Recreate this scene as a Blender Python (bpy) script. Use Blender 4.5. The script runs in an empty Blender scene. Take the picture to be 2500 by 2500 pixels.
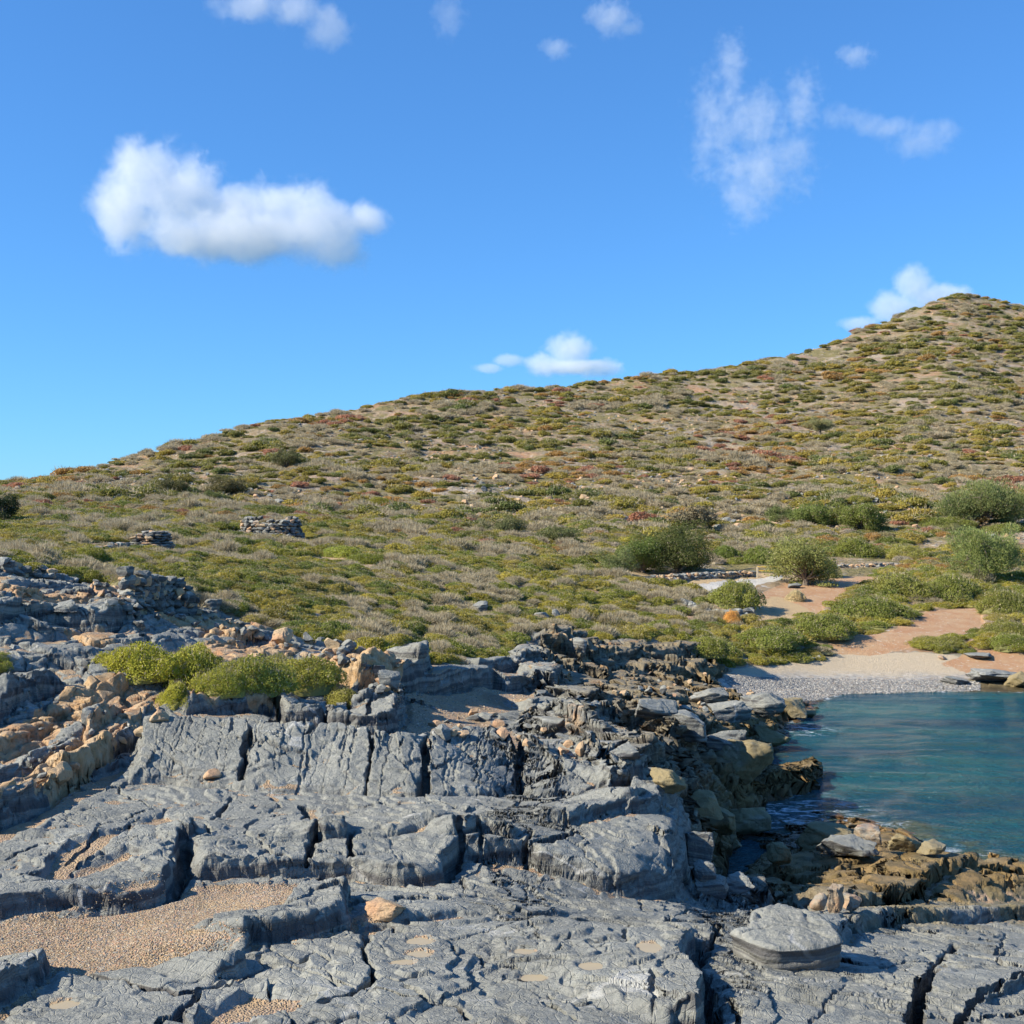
import bpy, math, time
import numpy as np
from mathutils import Matrix, Vector
T0 = time.time()
# ---------------------------------------------------------------- camera, sky, sun, exposure
scene = bpy.context.scene
H_CAM = 5.5
FPX = 2215.0           # focal length in units where the frame is 1932 wide
cam_d = bpy.data.cameras.new('camera')
cam = bpy.data.objects.new('camera', cam_d)
scene.collection.objects.link(cam)
cam.location = (0, 0, H_CAM)
cam.rotation_euler = (math.pi/2, 0, 0)
cam_d.sensor_width = 36.0
cam_d.lens = 36.0*FPX/1932.0
cam_d.clip_start = 0.1
cam_d.clip_end = 20000
scene.camera = cam
SUN_AZ = math.radians(-108)      # clockwise from +Y (the view direction)
SUN_EL = math.radians(34)
world = bpy.data.worlds.new('World')
scene.world = world
world.use_nodes = True
wn = world.node_tree
bg = wn.nodes['Background']
sky = wn.nodes.new('ShaderNodeTexSky')
sky.sky_type = 'NISHITA'
sky.sun_disc = False
sky.sun_elevation = SUN_EL
sky.sun_rotation = SUN_AZ
sky.altitude = 0
sky.air_density = 1.0
sky.dust_density = 0.0
sky.ozone_density = 3.0
hs = wn.nodes.new('ShaderNodeMix')
hs.data_type = 'RGBA'; hs.blend_type = 'MULTIPLY'; hs.inputs[0].default_value = 1
hs.inputs[7].default_value = (0.46, 0.99, 1.64, 1)
gam = wn.nodes.new('ShaderNodeGamma'); gam.inputs[1].default_value = 0.75
wn.links.new(sky.outputs[0], gam.inputs[0])
wn.links.new(gam.outputs[0], hs.inputs[6])
wn.links.new(hs.outputs[2], bg.inputs[0])
bg.inputs[1].default_value = 0.10
sun_d = bpy.data.lights.new('sun', 'SUN')
sun_d.energy = 5.0
sun_d.angle = math.radians(0.53)
sun_d.color = (1.0, 0.92, 0.76)
sun = bpy.data.objects.new('sun', sun_d)
scene.collection.objects.link(sun)
sdir = Vector((math.sin(SUN_AZ)*math.cos(SUN_EL), math.cos(SUN_AZ)*math.cos(SUN_EL), math.sin(SUN_EL)))
sun.rotation_euler = sdir.to_track_quat('Z', 'Y').to_euler()
sun.location = (-40, -10, 60)
scene.view_settings.view_transform = 'Standard'
scene.view_settings.look = 'None'
scene.view_settings.gamma = 1.0
scene.view_settings.exposure = 0.84
scene.render.engine = 'CYCLES'
cy = scene.cycles
cy.max_bounces = 5
cy.diffuse_bounces = 2
cy.glossy_bounces = 2
cy.transparent_max_bounces = 8
cy.transmission_bounces = 2
cy.volume_bounces = 7
cy.volume_step_rate = 1.0
cy.volume_max_steps = 128
cy.use_adaptive_sampling = True
cy.adaptive_threshold = 0.02
cy.use_denoising = True
cy.denoiser = 'OPENIMAGEDENOISE'
cy.caustics_reflective = False
cy.caustics_refractive = False
scene.render.use_persistent_data = False

# ---------------------------------------------------------------- numbers: noise, distances
f32 = np.float32
PERM = np.random.RandomState(7).permutation(4096).astype(np.int32)
PERM2 = np.concatenate([PERM, PERM])
GA = np.random.RandomState(3).rand(4096)*2*np.pi
GX = np.cos(GA).astype(f32); GY = np.sin(GA).astype(f32)
RND = np.random.RandomState(11).rand(8, 4096).astype(f32)
g3 = np.random.RandomState(5).normal(size=(4096, 3)); g3 /= np.linalg.norm(g3, axis=1)[:, None]
G3 = g3.astype(f32)

def hash2(i, j, seed=0):
    return PERM2[(PERM2[(i+seed*57) & 4095] + j) & 4095]

def pn2(x, y, seed=0):
    x = np.asarray(x, f32); y = np.asarray(y, f32)
    xi = np.floor(x); yi = np.floor(y)
    xf = x-xi; yf = y-yi
    xi = xi.astype(np.int32); yi = yi.astype(np.int32)
    u = xf*xf*xf*(xf*(xf*6-15)+10); v = yf*yf*yf*(yf*(yf*6-15)+10)
    out = 0
    n = []
    for dy in (0, 1):
        for dx in (0, 1):
            h = hash2(xi+dx, yi+dy, seed)
            n.append(GX[h]*(xf-dx)+GY[h]*(yf-dy))
    a = n[0]+u*(n[1]-n[0]); b = n[2]+u*(n[3]-n[2])
    return (a+v*(b-a))*1.45

def fbm2(x, y, octv=4, seed=0, gain=0.5, lac=2.03):
    s = 0; a = 1.0; t = 0
    for o in range(octv):
        s = s + a*pn2(x, y, seed+o*3); t += a
        x = x*lac+13.7; y = y*lac+5.1; a *= gain
    return s/t**0.8

def pn3(x, y, z, seed=0):
    xi = np.floor(x); yi = np.floor(y); zi = np.floor(z)
    xf = (x-xi).astype(f32); yf = (y-yi).astype(f32); zf = (z-zi).astype(f32)
    xi = xi.astype(np.int32); yi = yi.astype(np.int32); zi = zi.astype(np.int32)
    u = xf*xf*(3-2*xf); v = yf*yf*(3-2*yf); w = zf*zf*(3-2*zf)
    res = []
    for dz in (0, 1):
        n = []
        for dy in (0, 1):
            for dx in (0, 1):
                h = PERM2[(hash2(xi+dx, yi+dy, seed)+zi+dz) & 4095]
                g = G3[h]
                n.append(g[..., 0]*(xf-dx)+g[..., 1]*(yf-dy)+g[..., 2]*(zf-dz))
        a = n[0]+u*(n[1]-n[0]); b = n[2]+u*(n[3]-n[2])
        res.append(a+v*(b-a))
    return (res[0]+w*(res[1]-res[0]))*1.5

def vor2(x, y, seed=0, jit=0.9):
    """nearest and second distance, offsets to the nearest point, cell id"""
    x = np.asarray(x, f32); y = np.asarray(y, f32)
    xi = np.floor(x).astype(np.int32); yi = np.floor(y).astype(np.int32)
    d1 = np.full(x.shape, 9, f32); d2 = np.full(x.shape, 9, f32)
    ox = np.zeros(x.shape, f32); oy = np.zeros(x.shape, f32); cid = np.zeros(x.shape, np.int32)
    for dj in (-1, 0, 1):
        for di in (-1, 0, 1):
            h = hash2(xi+di, yi+dj, seed)
            px = xi+di+0.5+(RND[0][h]-0.5)*jit - x
            py = yi+dj+0.5+(RND[1][h]-0.5)*jit - y
            d = np.sqrt(px*px+py*py).astype(f32)
            c = d < d1
            d2 = np.where(c, d1, np.minimum(d2, d))
            ox = np.where(c, -px, ox); oy = np.where(c, -py, oy)
            cid = np.where(c, h, cid)
            d1 = np.where(c, d, d1)
    return d1, d2, ox, oy, cid

def sstep(a, b, x):
    t = np.clip((x-a)/(b-a), 0, 1)
    return t*t*(3-2*t)

def gsmooth(a, sig, axis):
    r = int(math.ceil(sig*3)); k = np.exp(-0.5*(np.arange(-r, r+1)/sig)**2); k /= k.sum()
    a = np.moveaxis(a, axis, 0)
    p = np.concatenate([np.repeat(a[:1], r, 0), a, np.repeat(a[-1:], r, 0)], 0)
    out = np.zeros_like(a)
    for i, w in enumerate(k):
        out += w*p[i:i+a.shape[0]]
    return np.moveaxis(out, 0, axis)

def seg_dist(X, Y, pts):
    """distance to an open polyline, side sign (left of its direction +), position along it"""
    best = np.full(X.shape, 1e9, f32); side = np.zeros(X.shape, f32); along = np.zeros(X.shape, f32)
    L = 0.0
    pts = np.asarray(pts, float)
    for (ax, ay), (bx, by) in zip(pts[:-1], pts[1:]):
        dx, dy = bx-ax, by-ay; l2 = dx*dx+dy*dy+1e-12; ln = math.sqrt(l2)
        t = np.clip(((X-ax)*dx+(Y-ay)*dy)/l2, 0, 1).astype(f32)
        d = np.hypot(X-ax-t*dx, Y-ay-t*dy).astype(f32)
        c = d < best-1e-6
        s = (dx*(Y-ay)-dy*(X-ax))
        best = np.where(c, d, best)
        side = np.where(c, np.sign(s), side)
        along = np.where(c, L+t*ln, along)
        L += ln
    return best, side, along, L

def poly_mask(X, Y, pts, soft):
    """soft inside-ness of a polygon, soft in the same units"""
    pts = np.asarray(pts, float)
    inside = np.zeros(X.shape, bool)
    n = len(pts)
    best = np.full(X.shape, 1e9, f32)
    for i in range(n):
        ax, ay = pts[i]; bx, by = pts[(i+1) % n]
        if ay != by:
            c = ((ay > Y) != (by > Y)) & (X < (bx-ax)*(Y-ay)/(by-ay)+ax)
            inside ^= c
        dx, dy = bx-ax, by-ay
        t = np.clip(((X-ax)*dx+(Y-ay)*dy)/(dx*dx+dy*dy+1e-9), 0, 1)
        best = np.minimum(best, np.hypot(X-ax-t*dx, Y-ay-t*dy))
    sd = np.where(inside, best, -best)
    return sstep(-soft, soft, sd)

# ---------------------------------------------------------------- lie of the land: how far the ground is along each line of sight of the survey
ROWS = [
 (3000, [(-900, 2.9), (2900, 2.9)]),
 (2300, [(-900, 4.4), (2900, 4.6)]),
 (1932, [(-900, 6.0), (0, 6.1), (500, 6.15), (966, 6.3), (1400, 6.5), (1932, 7.0), (2900, 8)]),
 (1850, [(-900, 6.6), (0, 6.7), (500, 6.8), (966, 7.0), (1400, 7.3), (1932, 8.2), (2900, 10)]),
 (1750, [(-900, 7.5), (0, 7.6), (500, 7.7), (966, 8.0), (1300, 8.7), (1500, 9.8), (1700, 11), (1932, 12.2), (2900, 15.5)]),
 (1700, [(-900, 8.0), (0, 8.15), (500, 8.3), (900, 8.9), (1180, 10), (1300, 10.6), (1340, 12.0), (1450, 13.2), (1700, 14), (1932, 15), (2900, 17)]),
 (1655, [(-900, 8.6), (0, 8.8), (500, 9.1), (900, 9.7), (1180, 10.3), (1290, 10.8), (1340, 15.0), (1400, 16.3), (1600, 15.6), (1932, 17), (2900, 18.5)]),
 (1600, [(-900, 9.3), (0, 9.5), (300, 9.6), (700, 10), (1000, 10.5), (1200, 10.9), (1290, 11.3), (1340, 17), (1400, 19.6), (1500, 19.2), (1600, 18.0), (1700, 18.5), (1780, 19.7), (1932, 20.5), (2900, 20.5)]),
 (1540, [(-900, 10.2), (0, 10.4), (400, 10.8), (800, 11.1), (1050, 11.5), (1200, 12.2), (1280, 12.8), (1335, 18), (1375, 20.5), (1440, 22.0), (1500, 21.6), (1620, 21.5), (1932, 22.5), (2900, 22.5)]),
 (1500, [(-900, 10.8), (0, 11), (400, 11.6), (800, 12), (1150, 13), (1250, 14), (1330, 18.5), (1400, 22.4), (1480, 22.6), (1540, 23.3), (1600, 24), (2900, 24)]),
 (1400, [(-900, 12.5), (0, 12.8), (250, 13.5), (600, 14), (900, 14.8), (1100, 16.2), (1250, 19.5), (1350, 23.5), (1430, 27.0), (1500, 29.5), (2900, 29.5)]),
 (1340, [(-900, 13.5), (0, 14), (400, 15), (760, 16.8), (1000, 19.8), (1200, 24), (1400, 29.0), (1520, 32.0), (1600, 34.5), (2900, 34.5)]),
 (1300, [(-900, 14.0), (0, 14.5), (300, 15.3), (700, 17.8), (900, 20.3), (1100, 25), (1300, 30.5), (1420, 34.3), (1520, 36.0), (1932, 36.3), (2900, 36.3)]),
 (1250, [(-900, 14.6), (0, 15), (300, 16), (650, 19), (850, 23), (1100, 30), (1350, 37.5), (1600, 39.5), (1932, 39.8), (2900, 40)]),
 (1200, [(-900, 15.5), (0, 16), (300, 18), (600, 21.5), (900, 28), (1200, 37.5), (1500, 42), (1932, 43), (2900, 43)]),
 (1120, [(-900, 17), (0, 18), (250, 21), (500, 26), (800, 36), (1200, 49), (1480, 52), (1932, 54), (2900, 54)]),
 (1060, [(-900, 20), (0, 21.5), (300, 30), (700, 45), (1100, 60), (1400, 66), (1932, 67), (2900, 67)]),
 (1010, [(-900, 36), (0, 40), (300, 45), (500, 55), (1000, 76), (1500, 83), (1932, 82), (2900, 82)]),
 (960,  [(-900, 58), (0, 64), (400, 79), (1000, 95), (1500, 98), (1932, 97), (2900, 97)]),
]
RIDGE = [(-900, 985, 105), (-400, 962, 112), (0, 924, 122), (150, 889, 135), (300, 852, 150), (450, 812, 168), (600, 781, 188), (800, 748, 208), (966, 734, 224),
         (1100, 722, 236), (1200, 716, 243), (1330, 702, 256), (1450, 680, 272), (1550, 654, 290), (1650, 618, 306), (1720, 586, 320), (1780, 561, 334), (1830, 556, 342),
         (1880, 566, 340), (1932, 583, 334), (2100, 640, 320), (2400, 700, 300), (2900, 760, 280)]
tpx = np.arange(-900, 2901, 10.0)
ra = np.array(RIDGE, float)
rpy = gsmooth(np.interp(tpx, ra[:, 0], ra[:, 1]), 1.6, 0)
rD = gsmooth(np.interp(tpx, ra[:, 0], ra[:, 2]), 4, 0)
D960 = np.interp(tpx, [p[0] for p in ROWS[-1][1]], [p[1] for p in ROWS[-1][1]])
cols_py, cols_D = [], []
for py, pts in ROWS:
    cols_py.append(np.full(tpx.shape, float(py)))
    cols_D.append(gsmooth(np.log(np.interp(tpx, [p[0] for p in pts], [p[1] for p in pts])), 1.5, 0))
for t in (0.2, 0.4, 0.6, 0.8, 0.93, 1.0):
    cols_py.append(np.minimum(960+(rpy-960)*t, 956-6*t))
    cols_D.append(np.log(D960+(rD-D960)*t**1.12))
for add, mul in ((6, 1.04), (30, 1.15), (150, 1.5), (210, 2.2)):
    cols_py.append(rpy+add); cols_D.append(np.log(rD*mul))
TPY = np.array(cols_py).T          # [px, row]
TLD = np.array(cols_D).T
NFRONT = len(ROWS)+6               # rows that face the camera

def base_profile(px, L):
    """screen row of the smooth ground for columns px (n) at log distances L (m) -> [n, m]"""
    ci = np.clip((px-tpx[0])/10.0, 0, len(tpx)-1.001); i0 = ci.astype(int); fr = ci-i0
    out = np.empty((len(px), len(L)))
    for k in range(len(px)):
        pyk = TPY[i0[k]]*(1-fr[k])+TPY[i0[k]+1]*fr[k]
        ldk = TLD[i0[k]]*(1-fr[k])+TLD[i0[k]+1]*fr[k]
        out[k] = np.interp(L, ldk, pyk)
    return out

def survey(px, py):
    """plan position (x, y) of the smooth ground seen at px, py"""
    ci = min(max((px-tpx[0])/10.0, 0), len(tpx)-1.001); i0 = int(ci); fr = ci-i0
    pyk = (TPY[i0]*(1-fr)+TPY[i0+1]*fr)[:NFRONT]; ldk = (TLD[i0]*(1-fr)+TLD[i0+1]*fr)[:NFRONT]
    D = math.exp(np.interp(-py, -pyk, ldk))
    return ((px-966)/FPX*D, D)
# ---------------------------------------------------------------- shore ground: profile heights on a fine grid
RES = 1.0
def columns(step_in, step_out):
    a = np.arange(-560, -60, step_out); b = np.arange(-60, 1992, step_in); c = np.arange(1992, 2500, step_out)
    return np.concatenate([a, b, c])
cpx = columns(1.5/RES, 7.0)
L0, L1 = math.log(2.4), math.log(60.0)
NL = int(2500*min(RES, 1.0))
Lg = np.linspace(L0, L1, NL)
PYB = gsmooth(base_profile(cpx, Lg), 7*NL/2500, 1).astype(f32)
PYB = gsmooth(PYB, 3, 0).astype(f32)
D = np.exp(Lg)[None, :].astype(f32)
PX = np.broadcast_to(cpx[:, None].astype(f32), PYB.shape)
X = (PX-966)/FPX*D
Y = np.broadcast_to(D, PYB.shape).astype(f32)
Z = H_CAM-(PYB-966)/FPX*D
print('grid', PYB.shape, time.time()-T0)

# warped survey coordinates for soft region outlines
wn1 = fbm2(X*1.1, Y*1.1, 4, 21); wn2 = fbm2(X*1.1+40, Y*1.1, 4, 25)
PXw = PX+wn1*26*np.minimum(1, 14/D); PYw = PYB+wn2*17*np.minimum(1, 14/D)

def region(pts, soft=5):
    pts = np.asarray(pts, float)
    x0, x1 = pts[:, 0].min()-60, pts[:, 0].max()+60; y0, y1 = pts[:, 1].min()-60, pts[:, 1].max()+60
    out = np.zeros(PX.shape, f32)
    sel = (PX > x0) & (PX < x1) & (PYB > y0) & (PYB < y1)
    out[sel] = poly_mask(PXw[sel], PYw[sel], pts, soft)
    return out

R_sea_rock = region([(960, 1255), (1060, 1205), (1290, 1225), (1350, 1255), (1420, 1300), (1700, 1360), (1700, 1540), (1980, 1600), (1980, 1690), (1600, 1720), (1450, 1716), (1318, 1706), (1312, 1640), (1300, 1540), (1150, 1505), (1100, 1440), (960, 1400), (1010, 1330)], 10)
R_left = region([(-400, 1040), (0, 1040), (230, 1100), (500, 1175), (640, 1200), (760, 1300), (765, 1345), (300, 1345), (250, 1420), (160, 1500), (0, 1560), (-400, 1700)], 8)
R_fore = np.clip(1-R_sea_rock-R_left, 0, 1)*sstep(1240, 1330, PYB)
R_scrub = region([(-600, 950), (2600, 950), (2600, 1238), (1800, 1232), (1590, 1232), (1420, 1262), (1330, 1250), (1290, 1235), (1120, 1215), (1040, 1210), (960, 1230), (930, 1265), (690, 1258), (650, 1215), (560, 1200), (500, 1188), (420, 1155), (300, 1128), (220, 1112), (100, 1082), (-600, 1030)], 4)
R_beach = region([(1340, 1285), (1390, 1262), (1560, 1245), (1600, 1228), (1800, 1235), (1860, 1262), (1850, 1280), (1700, 1306), (1480, 1325), (1400, 1318)], 5)
R_red = np.maximum.reduce([region([(1560, 1208), (1680, 1190), (1750, 1150), (1850, 1145), (1860, 1185), (1720, 1222), (1640, 1238), (1560, 1234)], 4),
                           region([(1420, 1125), (1500, 1092), (1640, 1055), (1740, 1062), (1600, 1120), (1540, 1162), (1470, 1160)], 4),
                           region([(1770, 1252), (1850, 1225), (2000, 1238), (2000, 1268), (1850, 1274)], 4),
                           region([(1880, 1180), (2000, 1175), (2000, 1192), (1890, 1190)], 3)])
R_sand = np.maximum.reduce([
    region([(-60, 1738), (150, 1712), (340, 1668), (440, 1664), (620, 1660), (650, 1672), (560, 1700), (520, 1735), (350, 1762), (470, 1790), (400, 1812), (160, 1830), (80, 1812), (-60, 1830)], 6),
    region([(740, 1310), (800, 1300), (930, 1290), (1000, 1300), (1010, 1335), (900, 1350), (980, 1385), (1010, 1410), (800, 1395), (745, 1370)], 7),
    region([(180, 1590), (300, 1530), (330, 1545), (220, 1600), (130, 1665), (240, 1630), (270, 1640), (130, 1680), (60, 1678), (110, 1620)], 6),
    region([(0, 1545), (110, 1500), (220, 1440), (240, 1450), (120, 1530), (0, 1590), (-60, 1600)], 6),
    region([(380, 1900), (470, 1870), (600, 1885), (560, 1912), (440, 1932), (370, 1960)], 6),
    region([(640, 1740), (700, 1722), (745, 1712), (730, 1740), (690, 1770)], 4),
    region([(575, 1518), (596, 1520), (606, 1575), (590, 1588), (578, 1560)], 4),
    region([(740, 1560), (700, 1558), (690, 1545), (740, 1545)], 3)])
R_stain = region([(1400, 1810), (1510, 1800), (1550, 1900), (1480, 1940), (1400, 1870)], 12)*0.6
R_path = region([(1290, 1103), (1400, 1092), (1475, 1090), (1475, 1097), (1400, 1110), (1330, 1122)], 2)
R_dry = np.maximum.reduce([region([(1130, 1045), (1200, 1075), (1330, 1075), (1560, 1062), (1560, 1092), (1290, 1103), (1150, 1090), (1100, 1060)], 3),
                           region([(590, 1040), (640, 1045), (720, 1068), (700, 1076), (600, 1058)], 3),
                           region([(1360, 1140), (1470, 1125), (1530, 1150), (1500, 1175), (1360, 1165)], 5),
                           region([(1560, 1050), (1700, 1050), (1720, 1080), (1560, 1090)], 3)])
print('regions', time.time()-T0)

# ---- general relief
slab = np.clip(1-R_sand*1.0, 0, 1)
rock = np.clip(1-R_scrub*0.97-R_beach-R_red, 0, 1)*slab

# authored ledges: feet traced left to right (the high side lies beyond), height, width of the rise, length over which it fades
def world_line(pts):
    return [survey(*p) for p in pts]
def ledge(pts, h, w, fade, rough=0.06, plain=False, side=1, taper=0.25, lean=0.0):
    wl = np.array(world_line(pts))
    pad = fade+0.4
    # thin band of interest
    sel = (X > wl[:, 0].min()-pad) & (X < wl[:, 0].max()+pad) & (Y > wl[:, 1].min()-pad) & (Y < wl[:, 1].max()+pad)
    xs, ys = X[sel], Y[sel]
    nz = fbm2(xs*2.3, ys*2.3, 4, 31)*rough*1.6
    cr = vor2(xs*1.7+3, ys*1.7, 13)
    nz = nz + (RND[2][cr[4]]-0.5)*rough*1.4*np.clip((cr[1]-cr[0])*5, 0, 1)
    d, s, al, ln = seg_dist(xs, ys, wl)
    sd = d*s*side+nz
    tp = sstep(0, taper, al)*sstep(0, taper, ln-al)
    hh = h*(1+0.25*pn2(al*1.3, al*0+h*9, 5))
    r = np.clip(sd/w, 0, 1)
    rise = np.where(r < 1, np.sqrt(np.clip(1-(1-r)**2, 0, 1))*0.75+0.25*r, 1.0)
    if plain: rise = r*.9+.1*np.sqrt(r)
    elif h > 0.18:   # two beds in the face
        t1 = sstep(0.0, 0.25, r)*0.5+sstep(0.42, 0.75, r)*0.38+0.12*r
        rise = rise*0.45+t1*0.55
    dec = 1-np.clip((sd-w)/fade, 0, 1)
    Z[sel] += (hh*rise*dec*tp*(sd > 0)).astype(f32)
    Z[sel] -= (0.05*np.exp(-((sd+0.03)/0.05)**2)*tp*min(1, h*5)).astype(f32)

LEDGES = [
 # left slab and middle block
 ([(-300, 1740), (0, 1727), (72, 1714), (165, 1706), (250, 1700), (302, 1690), (330, 1668), (343, 1635), (352, 1600), (380, 1575)], .125, .05, 1.6),
 ([(341, 1658), (446, 1650), (572, 1644), (661, 1643), (690, 1652), (762, 1664), (834, 1660), (860, 1640), (872, 1624), (906, 1629), (975, 1631), (992, 1624), (1014, 1642), (1068, 1654), (1122, 1668), (1160, 1684), (1212, 1694), (1272, 1693), (1288, 1660), (1296, 1620), (1302, 1580)], .155, .08, 1.6),
 ([(460, 1810), (479, 1780), (518, 1776), (551, 1765), (590, 1758), (640, 1744), (655, 1720), (660, 1680)], .15, .05, .9),
 ([(382, 1860), (425, 1838), (457, 1824), (470, 1800)], .09, .04, .5),
 ([(-60, 1910), (0, 1898), (65, 1860), (85, 1826), (95, 1800)], .14, .05, .8),
 ([(560, 1605), (610, 1600), (660, 1596), (668, 1575)], .1, .04, .5),
 ([(830, 1618), (900, 1600), (960, 1608), (990, 1590)], .12, .05, .6),
 # sloping slab row
 ([(215, 1472), (260, 1474), (324, 1474), (432, 1484), (520, 1492), (600, 1488), (686, 1498), (776, 1502), (870, 1500), (942, 1498), (966, 1478), (985, 1478), (996, 1501), (1050, 1505), (1140, 1505), (1152, 1470)], .40, 1.05, .7, .05, True),
 # blocks above it
 ([(335, 1350), (380, 1345), (450, 1345), (510, 1345), (535, 1372), (620, 1377), (720, 1387), (752, 1378), (764, 1345), (768, 1310)], .27, .1, .8),
 # lower right
 ([(1596, 1722), (1661, 1715), (1722, 1704), (1758, 1686), (1812, 1671), (1866, 1660), (1990, 1648)], .18, .06, 1.2),
 ([(1240, 1935), (1270, 1925), (1335, 1932), (1340, 1895), (1323, 1840), (1305, 1814), (1323, 1796), (1312, 1770)], .16, .07, 1.3),
 ([(1560, 1790), (1600, 1760), (1700, 1742), (1800, 1738), (1950, 1730)], .14, .08, .8),
 ([(1150, 1512), (1220, 1515), (1290, 1512), (1335, 1500)], .25, .07, .9),
 ([(1150, 1462), (1240, 1470), (1310, 1470), (1345, 1450)], .34, .08, 1.2),
 ([(1110, 1400), (1200, 1410), (1300, 1412), (1380, 1420)], .34, .1, 1.4),
 ([(985, 1365), (1040, 1378), (1100, 1395), (1160, 1400)], .3, .2, 2.0),
 ([(1385, 1532), (1450, 1522), (1535, 1500), (1550, 1475)], .42, .12, 1.1),
 ([(1000, 1345), (1080, 1350), (1180, 1350), (1300, 1345)], .28, .12, 1.5),
 # layered outcrops
 ([(670, 1305), (740, 1303), (800, 1300), (815, 1270)], .45, .1, 1.6),
 ([(800, 1303), (860, 1300), (930, 1293), (955, 1302), (1040, 1315), (1070, 1295)], .32, .1, 1.3),
 ([(905, 1275), (960, 1278), (1030, 1285), (1060, 1262)], .30, .12, 1.8),
 ([(1100, 1258), (1150, 1256), (1230, 1257), (1310, 1258), (1345, 1262)], .36, .3, 2.0),
 ([(1250, 1285), (1300, 1285), (1350, 1280), (1362, 1262)], .3, .15, 1.5),
 ([(1010, 1242), (1050, 1240), (1085, 1238), (1098, 1225)], .22, .15, 1.5),
 # small beds on the pavement
 ([(620, 1740), (700, 1738), (800, 1732), (900, 1728), (1000, 1735), (1100, 1732)], .05, .1, .8),
 ([(700, 1600), (800, 1590), (880, 1580)], .06, .08, .6),
 ([(1180, 1560), (1240, 1555), (1300, 1560)], .16, .06, .9),
 ([(990, 1560), (1080, 1572), (1150, 1560), (1240, 1540)], .08, .05, .7),
 ([(1840, 1900), (1880, 1880), (1990, 1850)], .05, .03, .8),
]
for l in LEDGES:
    ledge(*l)
# left-hand dipping beds: feet run down to the left, the high side lies to the upper left
for pts, h, w, fade in [
    ([(-60, 1575), (0, 1546), (97, 1507), (155, 1470), (202, 1448), (252, 1402), (295, 1350)], .24, .07, .8),
    ([(-40, 1500), (40, 1478), (120, 1442), (190, 1405), (235, 1360)], .14, .1, .7),
    ([(-40, 1440), (60, 1400), (105, 1355), (180, 1345), (205, 1325)], .16, .12, .8),
    ([(-60, 1400), (0, 1380), (60, 1345), (105, 1300), (115, 1285)], .28, .1, 1.0),
    ([(-40, 1190), (0, 1180), (40, 1170), (120, 1178), (200, 1190), (262, 1180), (280, 1150)], .28, .15, 1.5),
    ([(250, 1200), (330, 1190), (420, 1205), (470, 1215), (560, 1235)], .10, .2, 1.2),
    ([(560, 1260), (640, 1275), (720, 1300), (750, 1285)], .12, .2, 1.0)]:
    ledge(pts, h, w, fade, rough=.11)
print('ledges', time.time()-T0)

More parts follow.
